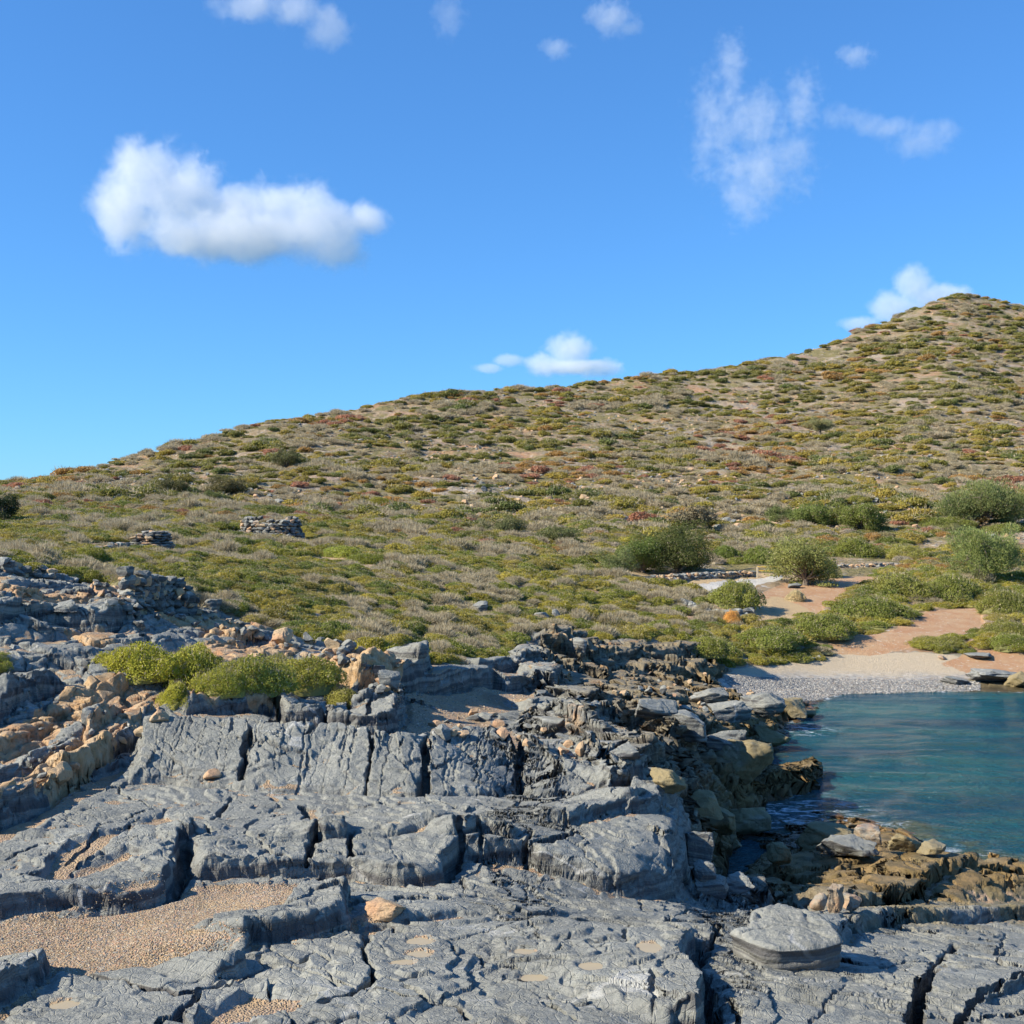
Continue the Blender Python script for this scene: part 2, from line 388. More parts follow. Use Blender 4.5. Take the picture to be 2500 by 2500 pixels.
# traced cracks and gaps: width, depth
def crack(pts, w, dep, wob=1.0):
    wl = np.array(world_line(pts)); pad = w*4+0.1
    sel = (X > wl[:, 0].min()-pad) & (X < wl[:, 0].max()+pad) & (Y > wl[:, 1].min()-pad) & (Y < wl[:, 1].max()+pad)
    xs, ys = X[sel], Y[sel]
    wx = fbm2(xs*5, ys*5, 3, 41)*0.05*wob; wy = fbm2(xs*5+9, ys*5, 3, 44)*0.05*wob
    d, s, al, ln = seg_dist(xs+wx, ys+wy, wl)
    tp = sstep(0, 0.12, al)*sstep(0, 0.12, ln-al)
    ww = w*(0.8+0.5*pn2(al*4, al*0+w*50, 8))
    Z[sel] -= (dep*np.exp(-(d/ww)**4)*tp).astype(f32)
CR = [
 ([(520, 1361), (503, 1385), (485, 1420), (468, 1450), (455, 1482)], .04, .2),
 ([(455, 1385), (448, 1400), (440, 1420), (425, 1410)], .04, .15),
 ([(690, 1384), (690, 1410), (700, 1440), (702, 1465), (686, 1500)], .025, .2),
 ([(800, 1390), (812, 1425), (803, 1470), (798, 1505)], .05, .26),
 ([(600, 1405), (612, 1430), (590, 1445), (570, 1450)], .03, .08),
 ([(968, 1430), (982, 1455), (978, 1500)], .07, .26),
 ([(1068, 1432), (1058, 1460), (1048, 1485)], .022, .25),
 ([(1140, 1440), (1150, 1475), (1160, 1505)], .08, .3),
 ([(515, 1325), (522, 1345), (530, 1372)], .05, .3),
 ([(627, 1318), (622, 1345), (610, 1380)], .05, .3),
 ([(660, 1330), (650, 1380)], .02, .15), ([(570, 1330), (560, 1370)], .02, .12), ([(700, 1340), (690, 1380)], .02, .1),
 ([(344, 1590), (350, 1620), (340, 1658), (312, 1690)], .06, .22),
 ([(440, 1500), (420, 1530), (385, 1560), (395, 1590), (350, 1585)], .02, .08),
 ([(573, 1520), (580, 1550), (605, 1580), (595, 1610), (575, 1645)], .03, .24),
 ([(667, 1590), (655, 1620), (665, 1645)], .03, .2),
 ([(868, 1590), (865, 1620), (835, 1660)], .04, .22),
 ([(1000, 1590), (995, 1615), (985, 1635)], .03, .22),
 ([(906, 1575), (905, 1629)], .015, .12), ([(1065, 1550), (1065, 1580), (1120, 1600)], .015, .06),
 ([(690, 1780), (680, 1800), (698, 1830), (712, 1850), (650, 1880), (600, 1900)], .03, .14),
 ([(690, 1745), (692, 1785)], .04, .2),
 ([(1802, 1782), (1785, 1800), (1769, 1818), (1760, 1835), (1751, 1854), (1738, 1872), (1730, 1890), (1726, 1912), (1726, 1990)], .04, .40),
 ([(1990, 1830), (1931, 1856), (1890, 1876), (1850, 1892), (1812, 1919), (1795, 1960)], .018, .12),
 ([(1312, 1775), (1322, 1796), (1305, 1815), (1323, 1842), (1338, 1868), (1337, 1900), (1345, 1960)], .06, .3),
 ([(1345, 1740), (1355, 1765), (1330, 1790)], .03, .14),
 ([(1265, 1730), (1260, 1760), (1240, 1775)], .012, .05), ([(1370, 1870), (1390, 1900), (1400, 1940)], .012, .06),
 ([(1080, 1775), (1060, 1800), (1040, 1815)], .01, .03), ([(850, 1770), (852, 1800), (905, 1800), (910, 1825)], .012, .04),
 ([(1020, 1865), (1060, 1890), (1110, 1895), (1108, 1875)], .012, .06), ([(1225, 1850), (1235, 1880), (1230, 1932)], .012, .05),
 ([(760, 1860), (800, 1890), (870, 1895), (880, 1925)], .02, .12), ([(560, 1830), (620, 1850), (640, 1870)], .014, .06),
 ([(1020, 1880), (1050, 1910), (1100, 1935)], .016, .08), ([(880, 1690), (868, 1660), (935, 1655), (950, 1640)], .012, .06),
 ([(1600, 1850), (1560, 1880), (1530, 1930)], .008, .03), ([(1650, 1790), (1665, 1830), (1700, 1850)], .008, .02),
 ([(1440, 1690), (1480, 1700), (1520, 1740)], .02, .1), ([(170, 1560), (250, 1540), (300, 1520)], .012, .05),
 ([(120, 1640), (190, 1580), (270, 1540)], .01, .04), ([(0, 1630), (80, 1600), (160, 1590)], .012, .05), ([(0, 1680), (100, 1660)], .012, .04),
 ([(230, 1850), (330, 1880), (420, 1870), (480, 1830)], .014, .06), ([(330, 1932), (380, 1870), (440, 1850)], .03, .12),
 ([(520, 1800), (560, 1815), (600, 1800), (640, 1820)], .01, .04),
 ([(1900, 1760), (1880, 1800), (1910, 1840)], .01, .04), ([(700, 1850), (760, 1855), (800, 1840)], .01, .05),
]
for c in CR:
    crack(*c)
# long vertical furrows on the sloping slabs
rs = np.random.RandomState(4)
for k in range(60):
    x0 = 270+k*11.6+rs.uniform(-6, 6); y0 = 1372+(x0-300)*0.075+rs.uniform(0, 25); ln = rs.uniform(40, 95); sl = -0.45 if x0 < 800 else -0.2
    sl += rs.uniform(-.2, .2)
    crack([(x0, y0), (x0+sl*ln*.3+rs.uniform(-4, 4), y0+ln*.35), (x0+sl*ln*.7+rs.uniform(-4, 4), y0+ln*.7), (x0+sl*ln, y0+ln)], rs.uniform(.004, .009), rs.uniform(.008, .026), 1.0)
print('cracks', time.time()-T0)

# ---- procedural rock relief
fp = sstep(1500, 1530, PYB)                     # pavement in front of the slab row
wx = fbm2(X*0.9, Y*0.9, 4, 51)*0.45; wy = fbm2(X*0.9+31, Y*0.9, 4, 55)*0.45
# pavement: undulating beds that step down along wandering contours
n = fbm2(X*0.42, Y*0.65, 5, 61, 0.5)
def terr(v, step, k):
    f = v/step; i = np.floor(f); r = f-i
    return (i+np.clip((r-0.5)*k+0.5, 0, 1)**1.0*1.0)*step
bed = terr(n*0.42+wx*0.02, 0.06, 5)-n*0.32
Z += (R_fore*rock*bed*0.55).astype(f32)
# joint blocks
ca, sa = math.cos(.45), math.sin(.45)
u = (X*ca+Y*sa)+wx; v = (-X*sa+Y*ca)+wy
d1, d2, ox, oy, cid = vor2(u*1.15, v*1.5, 71)
e = (d2-d1)
Z += (R_fore*rock*((RND[3][cid]-.5)*.022+ox*(RND[4][cid]-.5)*.06+oy*(RND[5][cid]-.5)*.04-0.035*np.exp(-(e/.03)**2)*sstep(.45, .7, RND[6][cid]+.2*wn1))).astype(f32)
lump = np.clip(1-(d1*1.25)**2, -1, 1)
Z += (R_fore*rock*lump*.010).astype(f32)
# small polygonal "elephant skin"
d1, d2, ox, oy, cid = vor2(u*4.6+wy*2, v*5.6+wx*2, 73)
e = d2-d1
sk = sstep(-.25, .35, fbm2(X*.7, Y*.7, 3, 77))
Z += (R_fore*rock*((RND[3][cid]-.5)*.005-0.011*np.exp(-(e/.06)**2))*sk).astype(f32)
Z += (R_fore*rock*(fbm2(X*2.2, Y*3.2, 4, 81)*.016+np.abs(pn2(u*5, v*7, 82))*-.006)).astype(f32)
print('fore', time.time()-T0)
# seaside jumble: tilted joint blocks at two scales
u = X*.9+Y*.25+wx*.8; v = Y*.7-X*.2+wy*.8
J = np.clip(R_sea_rock, 0, 1)*rock
low = sstep(-.3, 1.2, Z)*.6+.4
d1, d2, ox, oy, cid = vor2(u*.62, v*.75, 91)
Z += (J*low*((RND[3][cid]-.45)*.26+ox*(RND[4][cid]-.5)*.4+oy*(RND[5][cid]-.7)*.3-.12*np.exp(-((d2-d1)/.07)**2))).astype(f32)
d1, d2, ox, oy, cid = vor2(u*2.0+4, v*2.6, 93)
Z += (J*((RND[3][cid]-.5)*.08+ox*(RND[4][cid]-.5)*.14+oy*(RND[5][cid]-.6)*.12-.06*np.exp(-((d2-d1)/.09)**2))).astype(f32)
Z += (J*fbm2(X*2.2, Y*3, 5, 95)*.04).astype(f32)
tj = Z+wx*.10+.05*wn1
Z += (J*.6*(terr(tj, .24, 3.2)-tj+.12)*sstep(-.1, .3, Z)).astype(f32)
# left rock: steep dipping beds, broken across
cb, sb = math.cos(math.radians(62)), math.sin(math.radians(62))     # beds strike this way in plan
across = X*sb-Y*cb*1.0+wx*.5; alongb = X*cb+Y*sb+wy*.5
f = across/1.15+.3*pn2(alongb*.3, alongb*0, 97); saw = f-np.floor(f)
saw = np.where(saw < .82, saw/.82, (1-saw)/.18)
d1, d2, ox, oy, cid = vor2(across*1.7, alongb*1.1, 99)
LJ = R_left*np.clip(1-R_sand, 0, 1)*(1-R_scrub)
Z += (LJ*(saw*.12-.06+(RND[3][cid]-.5)*.12+ox*(RND[4][cid]-.5)*.2-.07*np.exp(-((d2-d1)/.08)**2))).astype(f32)
tanL = sstep(.47, .60, RND[6][cid]*.6+.5*(pn2(across*.9, alongb*.25, 101)*.5+.5)+wn1*.12)
TP = np.maximum.reduce([region([(-200, 1600), (-60, 1520), (0, 1505), (60, 1472), (130, 1428), (215, 1368), (240, 1342), (292, 1342), (292, 1362), (200, 1445), (100, 1505), (0, 1548), (-200, 1640)], 5),
    region([(-200, 1400), (0, 1385), (60, 1368), (110, 1345), (130, 1300), (200, 1280), (300, 1300), (320, 1325), (280, 1338), (200, 1352), (160, 1380), (60, 1425), (0, 1442), (-200, 1450)], 6),
    region([(110, 1185), (200, 1192), (225, 1225), (160, 1218)], 5), region([(330, 1330), (400, 1345), (520, 1345), (520, 1352), (330, 1352)], 3)])
upm = sstep(1225, 1185, PYB)
tanL = np.clip(tanL*np.maximum(upm, sstep(300, 420, PX))+TP*1.0, 0, 1)
d1, d2, ox, oy, cid2 = vor2(across*4.6+2, alongb*3.6, 103)
Z += (LJ*((RND[3][cid2]-.5)*.05+ox*(RND[4][cid2]-.5)*.08-.03*np.exp(-((d2-d1)/.1)**2)+fbm2(X*3, Y*3, 4, 105)*.025)).astype(f32)
# loose ground, beach, soil
flat = np.clip(R_sand+R_beach+R_red, 0, 1)
Z += (R_sand*(-.05+fbm2(X*1.5, Y*1.5, 3, 107)*.02)).astype(f32)
Z += ((1-flat)*R_scrub*fbm2(X*.35, Y*.35, 4, 109)*.25).astype(f32)
Z += (flat*fbm2(X*9, Y*9, 3, 111)*.006).astype(f32)
Z -= (region([(1335, 1598), (1400, 1592), (1450, 1612), (1452, 1636), (1400, 1648), (1340, 1640)], 4)*.55).astype(f32)
Z = np.where(Z < -.03, -.03+(Z+.03)*7, Z).astype(f32)
print('relief', time.time()-T0)

# basins holding muddy water
PUDDLES = [(793, 1776, 25, 8), (790, 1802, 25, 8), (760, 1818, 22, 6), (988, 1800, 23, 6), (1006, 1836, 30, 7), (1115, 1838, 25, 7), (1225, 1819, 23, 9),
           (865, 1563, 20, 4), (814, 1548, 13, 3), (773, 1546, 12, 3), (692, 1548, 22, 4), (744, 1588, 13, 3), (854, 1542, 13, 3), (766, 1518, 14, 3), (641, 1530, 12, 3), (122, 1889, 28, 9)]
PUD = []
for (px, py, rx, ry) in PUDDLES:
    x0, y0 = survey(px, py); xr = rx/FPX*y0
    x1, y1 = survey(px, py-ry); x2, y2 = survey(px, py+ry)
    yr = abs(y1-y2)/2*.9
    yr = min(yr, xr*1.6)
    sel = (np.abs(X-x0) < xr*3.2) & (np.abs(Y-y0) < yr*3.2)
    dd = np.hypot((X[sel]-x0)/xr, (Y[sel]-y0)/yr)
    zc = float(np.median(Z[sel][dd < 1.3])) if (dd < 1.3).any() else 3
    bl = 1-sstep(1.25, 2.4, dd)
    bowl = zc-.03*(1-np.clip(dd/1.25, 0, 1)**2)+.012*fbm2(X[sel]*14, Y[sel]*14, 3, 66)
    wob = 1+0*dd
    Z[sel] = Z[sel]*(1-bl)+bowl*bl
    PUD.append((x0, y0, xr*1.12, yr*1.12, zc-.018+.004))

# ---- where loose tan grit and pale staining lie (deposits in low spots)
cav = Z-gsmooth(gsmooth(Z, 14, 1), 9, 0)
soil_bias = 0.25+0.5*region([(-300, 1500), (350, 1480), (650, 1500), (600, 1640), (300, 1700), (-300, 1740)], 40)+.95*R_left+.35*R_sea_rock*sstep(1.0, 1.8, Z)*sstep(1480, 1400, PYB)
grit = sstep(.004, .022, -cav-.022+.03*soil_bias+.010*wn2)*rock*(D < 40)
for (x0, y0, xr, yr, zc) in PUD:
    sel = (np.abs(X-x0) < xr*2.2) & (np.abs(Y-y0) < yr*2.2)
    dd = np.hypot((X[sel]-x0)/xr, (Y[sel]-y0)/yr)+.5*wn2[sel]
    grit[sel] = np.maximum(grit[sel], .62*(1-sstep(.9, 1.5, dd)))
print('cav', time.time()-T0)
# ---------------------------------------------------------------- resample every profile at even steps of visible length, build the mesh
def build_sheet(name, cpx, D1, Zp, attrs, nrow, wr=0.22):
    nc = len(cpx)
    dD = np.diff(D1)
    dZ = np.diff(Zp, axis=1)
    ds = (wr*dD[None, :]*(.35+np.abs((Zp[:, 1:]-H_CAM)/D1[None, 1:]))*1.0+np.abs(dZ)*1.3)/D1[None, 1:]
    ds = gsmooth(gsmooth(ds, 48, 0), 7, 1)
    S = np.concatenate([np.zeros((nc, 1)), np.cumsum(ds, 1)], 1)
    rows = np.linspace(0, 1, nrow)
    iD = np.empty((nc, nrow)); 
    out = {k: np.empty((nc, nrow), f32) for k in attrs}
    zz = np.empty((nc, nrow), f32); idx = np.arange(len(D1))
    for c in range(nc):
        s = S[c]; t = rows*s[-1]
        fi = np.interp(t, s, idx)
        iD[c] = np.interp(fi, idx, D1)
        zz[c] = np.interp(fi, idx, Zp[c])
        for k, a in attrs.items():
            out[k][c] = np.interp(fi, idx, a[c])
    xx = (cpx[:, None]-966)/FPX*iD
    co = np.stack([xx, iD, zz], -1).astype(f32)
    return co, out

def grid_normals(co):
    a = np.gradient(co, axis=0); b = np.gradient(co, axis=1)
    n = np.cross(a, b); n /= np.linalg.norm(n, axis=-1, keepdims=True)+1e-12
    n *= np.sign(n[..., 2:3]+1e-9)
    return n.astype(f32)

def grid_mesh(name, co, attrs, mat, kind='structure', smooth=True):
    nc, nr = co.shape[:2]
    me = bpy.data.meshes.new(name)
    nv = nc*nr
    me.vertices.add(nv)
    me.vertices.foreach_set('co', co.reshape(-1).astype(f32))
    i = (np.arange(nc-1)[:, None]*nr+np.arange(nr-1)[None, :]).reshape(-1)
    quads = np.stack([i, i+nr, i+nr+1, i+1], -1).astype(np.int32)
    nf = len(quads)
    me.loops.add(nf*4); me.polygons.add(nf)
    me.loops.foreach_set('vertex_index', quads.reshape(-1))
    me.polygons.foreach_set('loop_start', np.arange(0, nf*4, 4, dtype=np.int32))
    me.polygons.foreach_set('use_smooth', np.full(nf, smooth))
    me.update(calc_edges=True)
    for k, a in attrs.items():
        at = me.attributes.new(k, 'FLOAT', 'POINT')
        at.data.foreach_set('value', a.reshape(-1).astype(f32))
    o = bpy.data.objects.new(name, me)
    scene.collection.objects.link(o)
    o['kind'] = kind
    if mat: me.materials.append(mat)
    return o

# lookups on the finished ground
def gz(x, y):
    """height of the ground at plan points"""
    x = np.atleast_1d(np.asarray(x, float)); y = np.atleast_1d(np.asarray(y, float))
    out = np.empty(x.shape)
    px = 966+x/np.maximum(y, .1)*FPX
    near = y < math.exp(L1)*.999
    for nr_, cp, Lg_, Zg_ in ((True, cpx, Lg, Z), (False, cpx2, Lg2, Z2)):
        m = near == nr_
        if not m.any(): continue
        ci = np.clip(np.interp(px[m], cp, np.arange(len(cp))), 0, len(cp)-1.001)
        li = np.clip((np.log(np.maximum(y[m], 2.5))-Lg_[0])/(Lg_[1]-Lg_[0]), 0, len(Lg_)-1.001)
        i = ci.astype(int); j = li.astype(int); a = ci-i; b = li-j
        out[m] = (Zg_[i, j]*(1-a)*(1-b)+Zg_[i+1, j]*a*(1-b)+Zg_[i, j+1]*(1-a)*b+Zg_[i+1, j+1]*a*b)
    return out

def spot(px, py):
    """first ground point met along the line of sight px, py -> (x, y, z)"""
    for cp, Lg_, Zg_ in ((cpx, Lg, Z), (cpx2, Lg2, Z2)):
        c = int(np.clip(round(float(np.interp(px, cp, np.arange(len(cp))))), 0, len(cp)-1))
        d = np.exp(Lg_)
        row = 966+(H_CAM-Zg_[c])/d*FPX
        hit = np.nonzero(row <= py)[0]
        if len(hit):
            j = hit[0]
            return ((px-966)/FPX*d[j], d[j], float(Zg_[c, j]))
    return survey(px, py)+(0,)

# hill sheet
cpx2 = columns(3.0, 9.0)
Lg2 = np.linspace(L1-.002, math.log(700), 800)
PY2 = base_profile(cpx2, Lg2)
PY2 = np.concatenate([PY2], 1)
PY2 = gsmooth(gsmooth(PY2, 3, 1), 2, 0)
D2 = np.exp(Lg2)
Z2 = H_CAM-(PY2-966)/FPX*D2[None, :]
X2 = (cpx2[:, None]-966)/FPX*D2[None, :]; Y2 = np.broadcast_to(D2[None, :], X2.shape)
n2 = fbm2(X2*.05, Y2*.05, 5, 201); n2b = fbm2(X2*.3, Y2*.3, 4, 203)
amp = sstep(0, 25, Y2-62)
Z2 = Z2+amp*(n2*1.2+n2b*.35)
tz = Z2/2.2+.6*n2; tf = tz-np.floor(tz)
Z2 = Z2+amp*sstep(80, 140, Y2)*(sstep(.3, .7, tf)-tf)*.22
# join to the near sheet
near_last = np.array([np.interp(cpx2, cpx, Z[:, -1])])[0]
Z2 = Z2+(near_last-Z2[:, 0])[:, None]*(1-sstep(60, 72, Y2))
Z2[:, 0] = near_last
# ---------------------------------------------------------------- node helpers
class NT:
    def __init__(self, name):
        self.mat = bpy.data.materials.new(name); self.mat.use_nodes = True
        self.t = self.mat.node_tree; self.t.nodes.clear()
        self.out = self.t.nodes.new('ShaderNodeOutputMaterial')
    def n(self, typ, ins=None, **props):
        nd = self.t.nodes.new(typ)
        for k, v in props.items(): setattr(nd, k, v)
        for k, v in (ins or {}).items(): self.set(nd.inputs[k], v)
        return nd
    def set(self, sock, v):
        if isinstance(v, bpy.types.NodeSocket): self.t.links.new(v, sock)
        elif v is not None:
            if hasattr(sock.default_value, '__len__') and not hasattr(v, '__len__'): v = (v,)*len(sock.default_value)
            if hasattr(v, '__len__') and len(v) == 3 and len(sock.default_value) == 4: v = tuple(v)+(1,)
            sock.default_value = v
    def m(self, op, a, b=None, c=None, clamp=False):
        nd = self.n('ShaderNodeMath', operation=op, use_clamp=clamp)
        self.set(nd.inputs[0], a)
        if b is not None: self.set(nd.inputs[1], b)
        if c is not None: self.set(nd.inputs[2], c)
        return nd.outputs[0]
    def attr(self, name, typ='GEOMETRY'):
        nd = self.n('ShaderNodeAttribute', attribute_name=name, attribute_type=typ); return nd.outputs['Fac']
    def attrc(self, name, typ='GEOMETRY'):
        nd = self.n('ShaderNodeAttribute', attribute_name=name, attribute_type=typ); return nd.outputs['Color']
    def mix(self, f, a, b, blend='MIX'):
        nd = self.n('ShaderNodeMix', data_type='RGBA', blend_type=blend)
        self.set(nd.inputs[0], f); self.set(nd.inputs[6], a); self.set(nd.inputs[7], b)
        return nd.outputs[2]
    def noise(self, vec, scale, detail=4, rough=.55, dist=0, col=False):
        nd = self.n('ShaderNodeTexNoise', {'Scale': scale, 'Detail': detail, 'Roughness': rough, 'Distortion': dist})
        if vec is not None: self.t.links.new(vec, nd.inputs['Vector'])
        return nd.outputs['Color' if col else 'Fac']
    def vor(self, vec, scale, feature='F1', out='Distance', rnd=1.0):
        nd = self.n('ShaderNodeTexVoronoi', {'Scale': scale, 'Randomness': rnd}, feature=feature)
        if vec is not None: self.t.links.new(vec, nd.inputs['Vector'])
        return nd.outputs[out]
    def rng(self, v, a, b, c=0, d=1, smooth=False):
        nd = self.n('ShaderNodeMapRange', {1: a, 2: b, 3: c, 4: d}, clamp=True)
        if smooth: nd.interpolation_type = 'SMOOTHSTEP'
        self.set(nd.inputs[0], v); return nd.outputs[0]
    def ramp(self, v, stops):
        nd = self.n('ShaderNodeValToRGB'); cr = nd.color_ramp
        while len(cr.elements) < len(stops): cr.elements.new(.5)
        for e, (p, c) in zip(cr.elements, stops):
            e.position = p; e.color = tuple(c)+(1,) if len(c) == 3 else c
        self.set(nd.inputs[0], v); return nd.outputs[0]
    def mapv(self, vec, scale=(1, 1, 1), rot=(0, 0, 0), loc=(0, 0, 0)):
        nd = self.n('ShaderNodeMapping', {'Scale': scale, 'Rotation': rot, 'Location': loc}); self.t.links.new(vec, nd.inputs[0]); return nd.outputs[0]
    def pos(self):
        return self.n('ShaderNodeNewGeometry').outputs['Position']
    def obj(self):
        return self.n('ShaderNodeTexCoord').outputs['Object']
    def bump(self, h, strength, dist, nrm=None):
        nd = self.n('ShaderNodeBump', {'Strength': strength, 'Distance': dist, 'Height': h})
        if nrm is not None: self.t.links.new(nrm, nd.inputs['Normal'])
        return nd.outputs[0]
    def bsdf(self, col, rough=.8, nrm=None, spec=.3, **kw):
        nd = self.n('ShaderNodeBsdfPrincipled'); self.set(nd.inputs['Base Color'], col); self.set(nd.inputs['Roughness'], rough)
        nd.inputs['Specular IOR Level'].default_value = spec
        if nrm is not None: self.t.links.new(nrm, nd.inputs['Normal'])
        for k, v in kw.items(): self.set(nd.inputs[k.replace('_', ' ')], v)
        self.t.links.new(nd.outputs[0], self.out.inputs[0]); return nd

def rock_colour(t, P, tan=None, olive=None, grit=None):
    """weathered blue-grey limestone: pale skin, darker fresh faces, thin calcite veins"""
    n1 = t.noise(P, 1.1, 5, .6); n2 = t.noise(P, 6.0, 5, .65); n3 = t.noise(P, 38, 3, .6)
    base = t.mix(t.rng(n1, .33, .68), (.144, .147, .132), (.288, .290, .256))
    base = t.mix(t.rng(n2, .35, .7), base, (.212, .213, .190))
    base = t.mix(t.m('MULTIPLY', t.rng(n3, .52, .68), .45), base, (.38, .365, .32))
    # bedding bands seen in the faces
    sx = t.n('ShaderNodeSeparateXYZ'); t.t.links.new(P, sx.inputs[0])
    nz = t.n('ShaderNodeSeparateXYZ'); t.t.links.new(t.n('ShaderNodeNewGeometry').outputs['Normal'], nz.inputs[0])
    steep = t.rng(nz.outputs[2], .75, .35, 0, 1)
    wob = t.noise(t.mapv(P, (.5, .5, .5)), 1.3, 3)
    bandv = t.n('ShaderNodeCombineXYZ'); t.set(bandv.inputs[2], t.m('ADD', t.m('MULTIPLY', sx.outputs[2], 5.5), t.m('MULTIPLY', wob, 2.0)))
    band = t.noise(bandv.outputs[0], 1.6, 4, .7)
    base = t.mix(t.m('MULTIPLY', steep, t.rng(band, .42, .55)), base, (.085, .083, .082))
    base = t.mix(t.m('MULTIPLY', steep, t.rng(band, .63, .7, 0, .5)), base, (.33, .33, .32))
    # veins
    vd = t.noise(P, .8, 3, .5, 0, True)
    vm = t.n('ShaderNodeVectorMath', operation='MULTIPLY_ADD'); t.t.links.new(vd, vm.inputs[0]); vm.inputs[1].default_value = (1.6, 1.6, 1.6); t.t.links.new(P, vm.inputs[2])
    ve = t.vor(t.mapv(vm.outputs[0], (.7, 1.5, 1.0), (0, 0, .5)), 1.0, 'DISTANCE_TO_EDGE')
    vmask = t.m('MULTIPLY', t.rng(ve, .006, .018, 1, 0), t.rng(t.noise(P, .9, 2), .52, .6))
    base = t.mix(t.m('MULTIPLY', vmask, .4), base, (.55, .54, .51))
    return base, n2, n3

# ---------------------------------------------------------------- ground material
def ground_material(name, far=False):
    t = NT(name); P = t.pos()
    if not far:
        base, n2, n3 = rock_colour(t, P)
        tan = t.attr('tan'); olive = t.attr('olive')
        pink = t.mix(t.rng(t.noise(P, .8, 3), .45, .62), (.40, .255, .125), (.38, .21, .11))
        tanc = t.mix(t.rng(t.noise(P, 9, 4), .4, .65), pink, (.44, .325, .20))
        base = t.mix(t.rng(t.m('ADD', tan, t.m('MULTIPLY', t.m('SUBTRACT', n2, .5), .7)), .42, .58), base, tanc)
        olc = t.mix(t.rng(t.noise(P, 4, 4), .4, .6), (.15, .125, .065), (.27, .215, .12))
        base = t.mix(t.m('MULTIPLY', olive, t.rng(t.noise(P, 2.1, 4), .3, .5, .6, 1)), base, olc)
        base = t.mix(t.attr('dark'), base, t.mix(1, base, (.86, .72, .54), 'MULTIPLY'))
        weed = t.attr('weed')
        base = t.mix(t.m('MULTIPLY', weed, t.rng(t.noise(P, 5, 4), .42, .55)), base, (.30, .17, .08))
        # grit, sand
        gr = t.m('ADD', t.attr('grit'), t.m('MULTIPLY', t.m('SUBTRACT', t.noise(P, 14, 4), .5), .5))
        sand = t.m('ADD', t.attr('sand'), t.m('MULTIPLY', t.m('SUBTRACT', t.noise(P, 5, 5, .65), .5), .55))
        gv = t.n('ShaderNodeTexVoronoi', {'Scale': 60.0}); t.t.links.new(P, gv.inputs['Vector'])
        gsep = t.n('ShaderNodeSeparateColor'); t.t.links.new(gv.outputs['Color'], gsep.inputs[0])
        sandc = t.mix(t.rng(t.noise(P, 1.7, 4), .35, .65), (.36, .245, .14), (.42, .30, .175))
        gravc = t.ramp(gsep.outputs[0], [(0, (.34, .24, .15)), (.35, (.42, .30, .19)), (.6, (.30, .22, .16)), (.78, (.5, .3, .2)), (.86, (.18, .17, .17)), (1, (.55, .47, .36))])
        sandc = t.mix(t.m('MULTIPLY', .75, t.rng(t.noise(P, 2.6, 3), .35, .55)), sandc, gravc)
        smask = t.m('MAXIMUM', t.rng(gr, .45, .62), t.rng(sand, .42, .6))
        base = t.mix(smask, base, sandc)
        # beach
        bv = t.n('ShaderNodeTexVoronoi', {'Scale': 9.0}); t.t.links.new(P, bv.inputs['Vector'])
        bs = t.n('ShaderNodeSeparateColor'); t.t.links.new(bv.outputs['Color'], bs.inputs[0])
        peb = t.ramp(bs.outputs[0], [(0, (.20, .205, .21)), (.3, (.33, .33, .32)), (.6, (.46, .43, .38)), (.85, (.38, .31, .24)), (1, (.62, .6, .57))])
        bc = t.mix(t.attr('wetline'), t.mix(.12, (.47, .37, .24), peb), t.mix(.3, peb, (.3, .26, .2)))
        bc = t.mix(t.attr('wet'), bc, (.085, .075, .07))
        base = t.mix(t.rng(t.attr('beach'), .3, .6), base, bc)
        # red earth, road
        rc = t.mix(t.rng(t.noise(P, 1.2, 5, .65), .36, .64), (.39, .205, .10), (.44, .285, .16))
        rc = t.mix(t.rng(t.noise(P, 7, 3), .6, .68), rc, (.5, .42, .33))
        rmask = t.m('ADD', t.attr('red'), t.m('MULTIPLY', t.m('SUBTRACT', t.noise(P, 1.5, 4), .5), .5))
        base = t.mix(t.rng(rmask, .4, .6), base, rc)
    else:
        base = (.4, .3, .2)
    # scrub soil
    sc = t.mix(t.rng(t.noise(P, .5, 5, .65), .38, .62), (.20, .145, .082), (.31, .225, .13))
    sc = t.mix(t.rng(t.noise(P, 3, 4), .55, .66), sc, (.40, .37, .33))
    sc = t.mix(t.rng(t.noise(P, .13, 3), .52, .62, 0, .6), sc, (.38, .20, .11))
    if far:
        sc = t.mix(t.rng(t.noise(P, .06, 5, .6), .48, .58, 0, .45), sc, (.33, .29, .245))
        # loose scree and outcrops
        v1 = t.vor(t.mapv(P, (1, 1, 1.5)), 1.1); v2 = t.vor(P, 2.7)
        stone = t.m('MULTIPLY', t.rng(v1, .28, .2), t.rng(t.noise(P, .11, 4), .42, .58))
        sc = t.mix(stone, sc, (.45, .42, .38))
        stone2 = t.rng(v2, .22, .15, 0, .7)
        sc = t.mix(stone2, sc, (.40, .35, .29))
        sc = t.mix(t.rng(t.noise(P, .22, 6, .7), .46, .56, 0, .9), sc, t.mix(t.noise(P, 1.5, 4), (.12, .12, .04), (.23, .18, .08)))
        base = sc
        h = t.m('ADD', t.m('MULTIPLY', stone, .35), t.noise(P, 1.3, 6, .65))
        nr = t.bump(h, .9, .5)
        t.bsdf(base, .9, nr, .15)
        return t.mat
    smk = t.m('MULTIPLY', t.attr('scrub'), t.m('SUBTRACT', 1, t.rng(rmask, .4, .6)))
    base = t.mix(t.rng(smk, .35, .6), base, sc)
    base = t.mix(t.rng(t.attr('dry'), .35, .65), base, t.mix(t.noise(P, 2.5, 4), (.50, .36, .19), (.38, .27, .15)))
    base = t.mix(t.rng(t.attr('road'), .4, .6), base, t.mix(t.noise(P, 3, 4), (.42, .40, .36), (.5, .47, .42)))
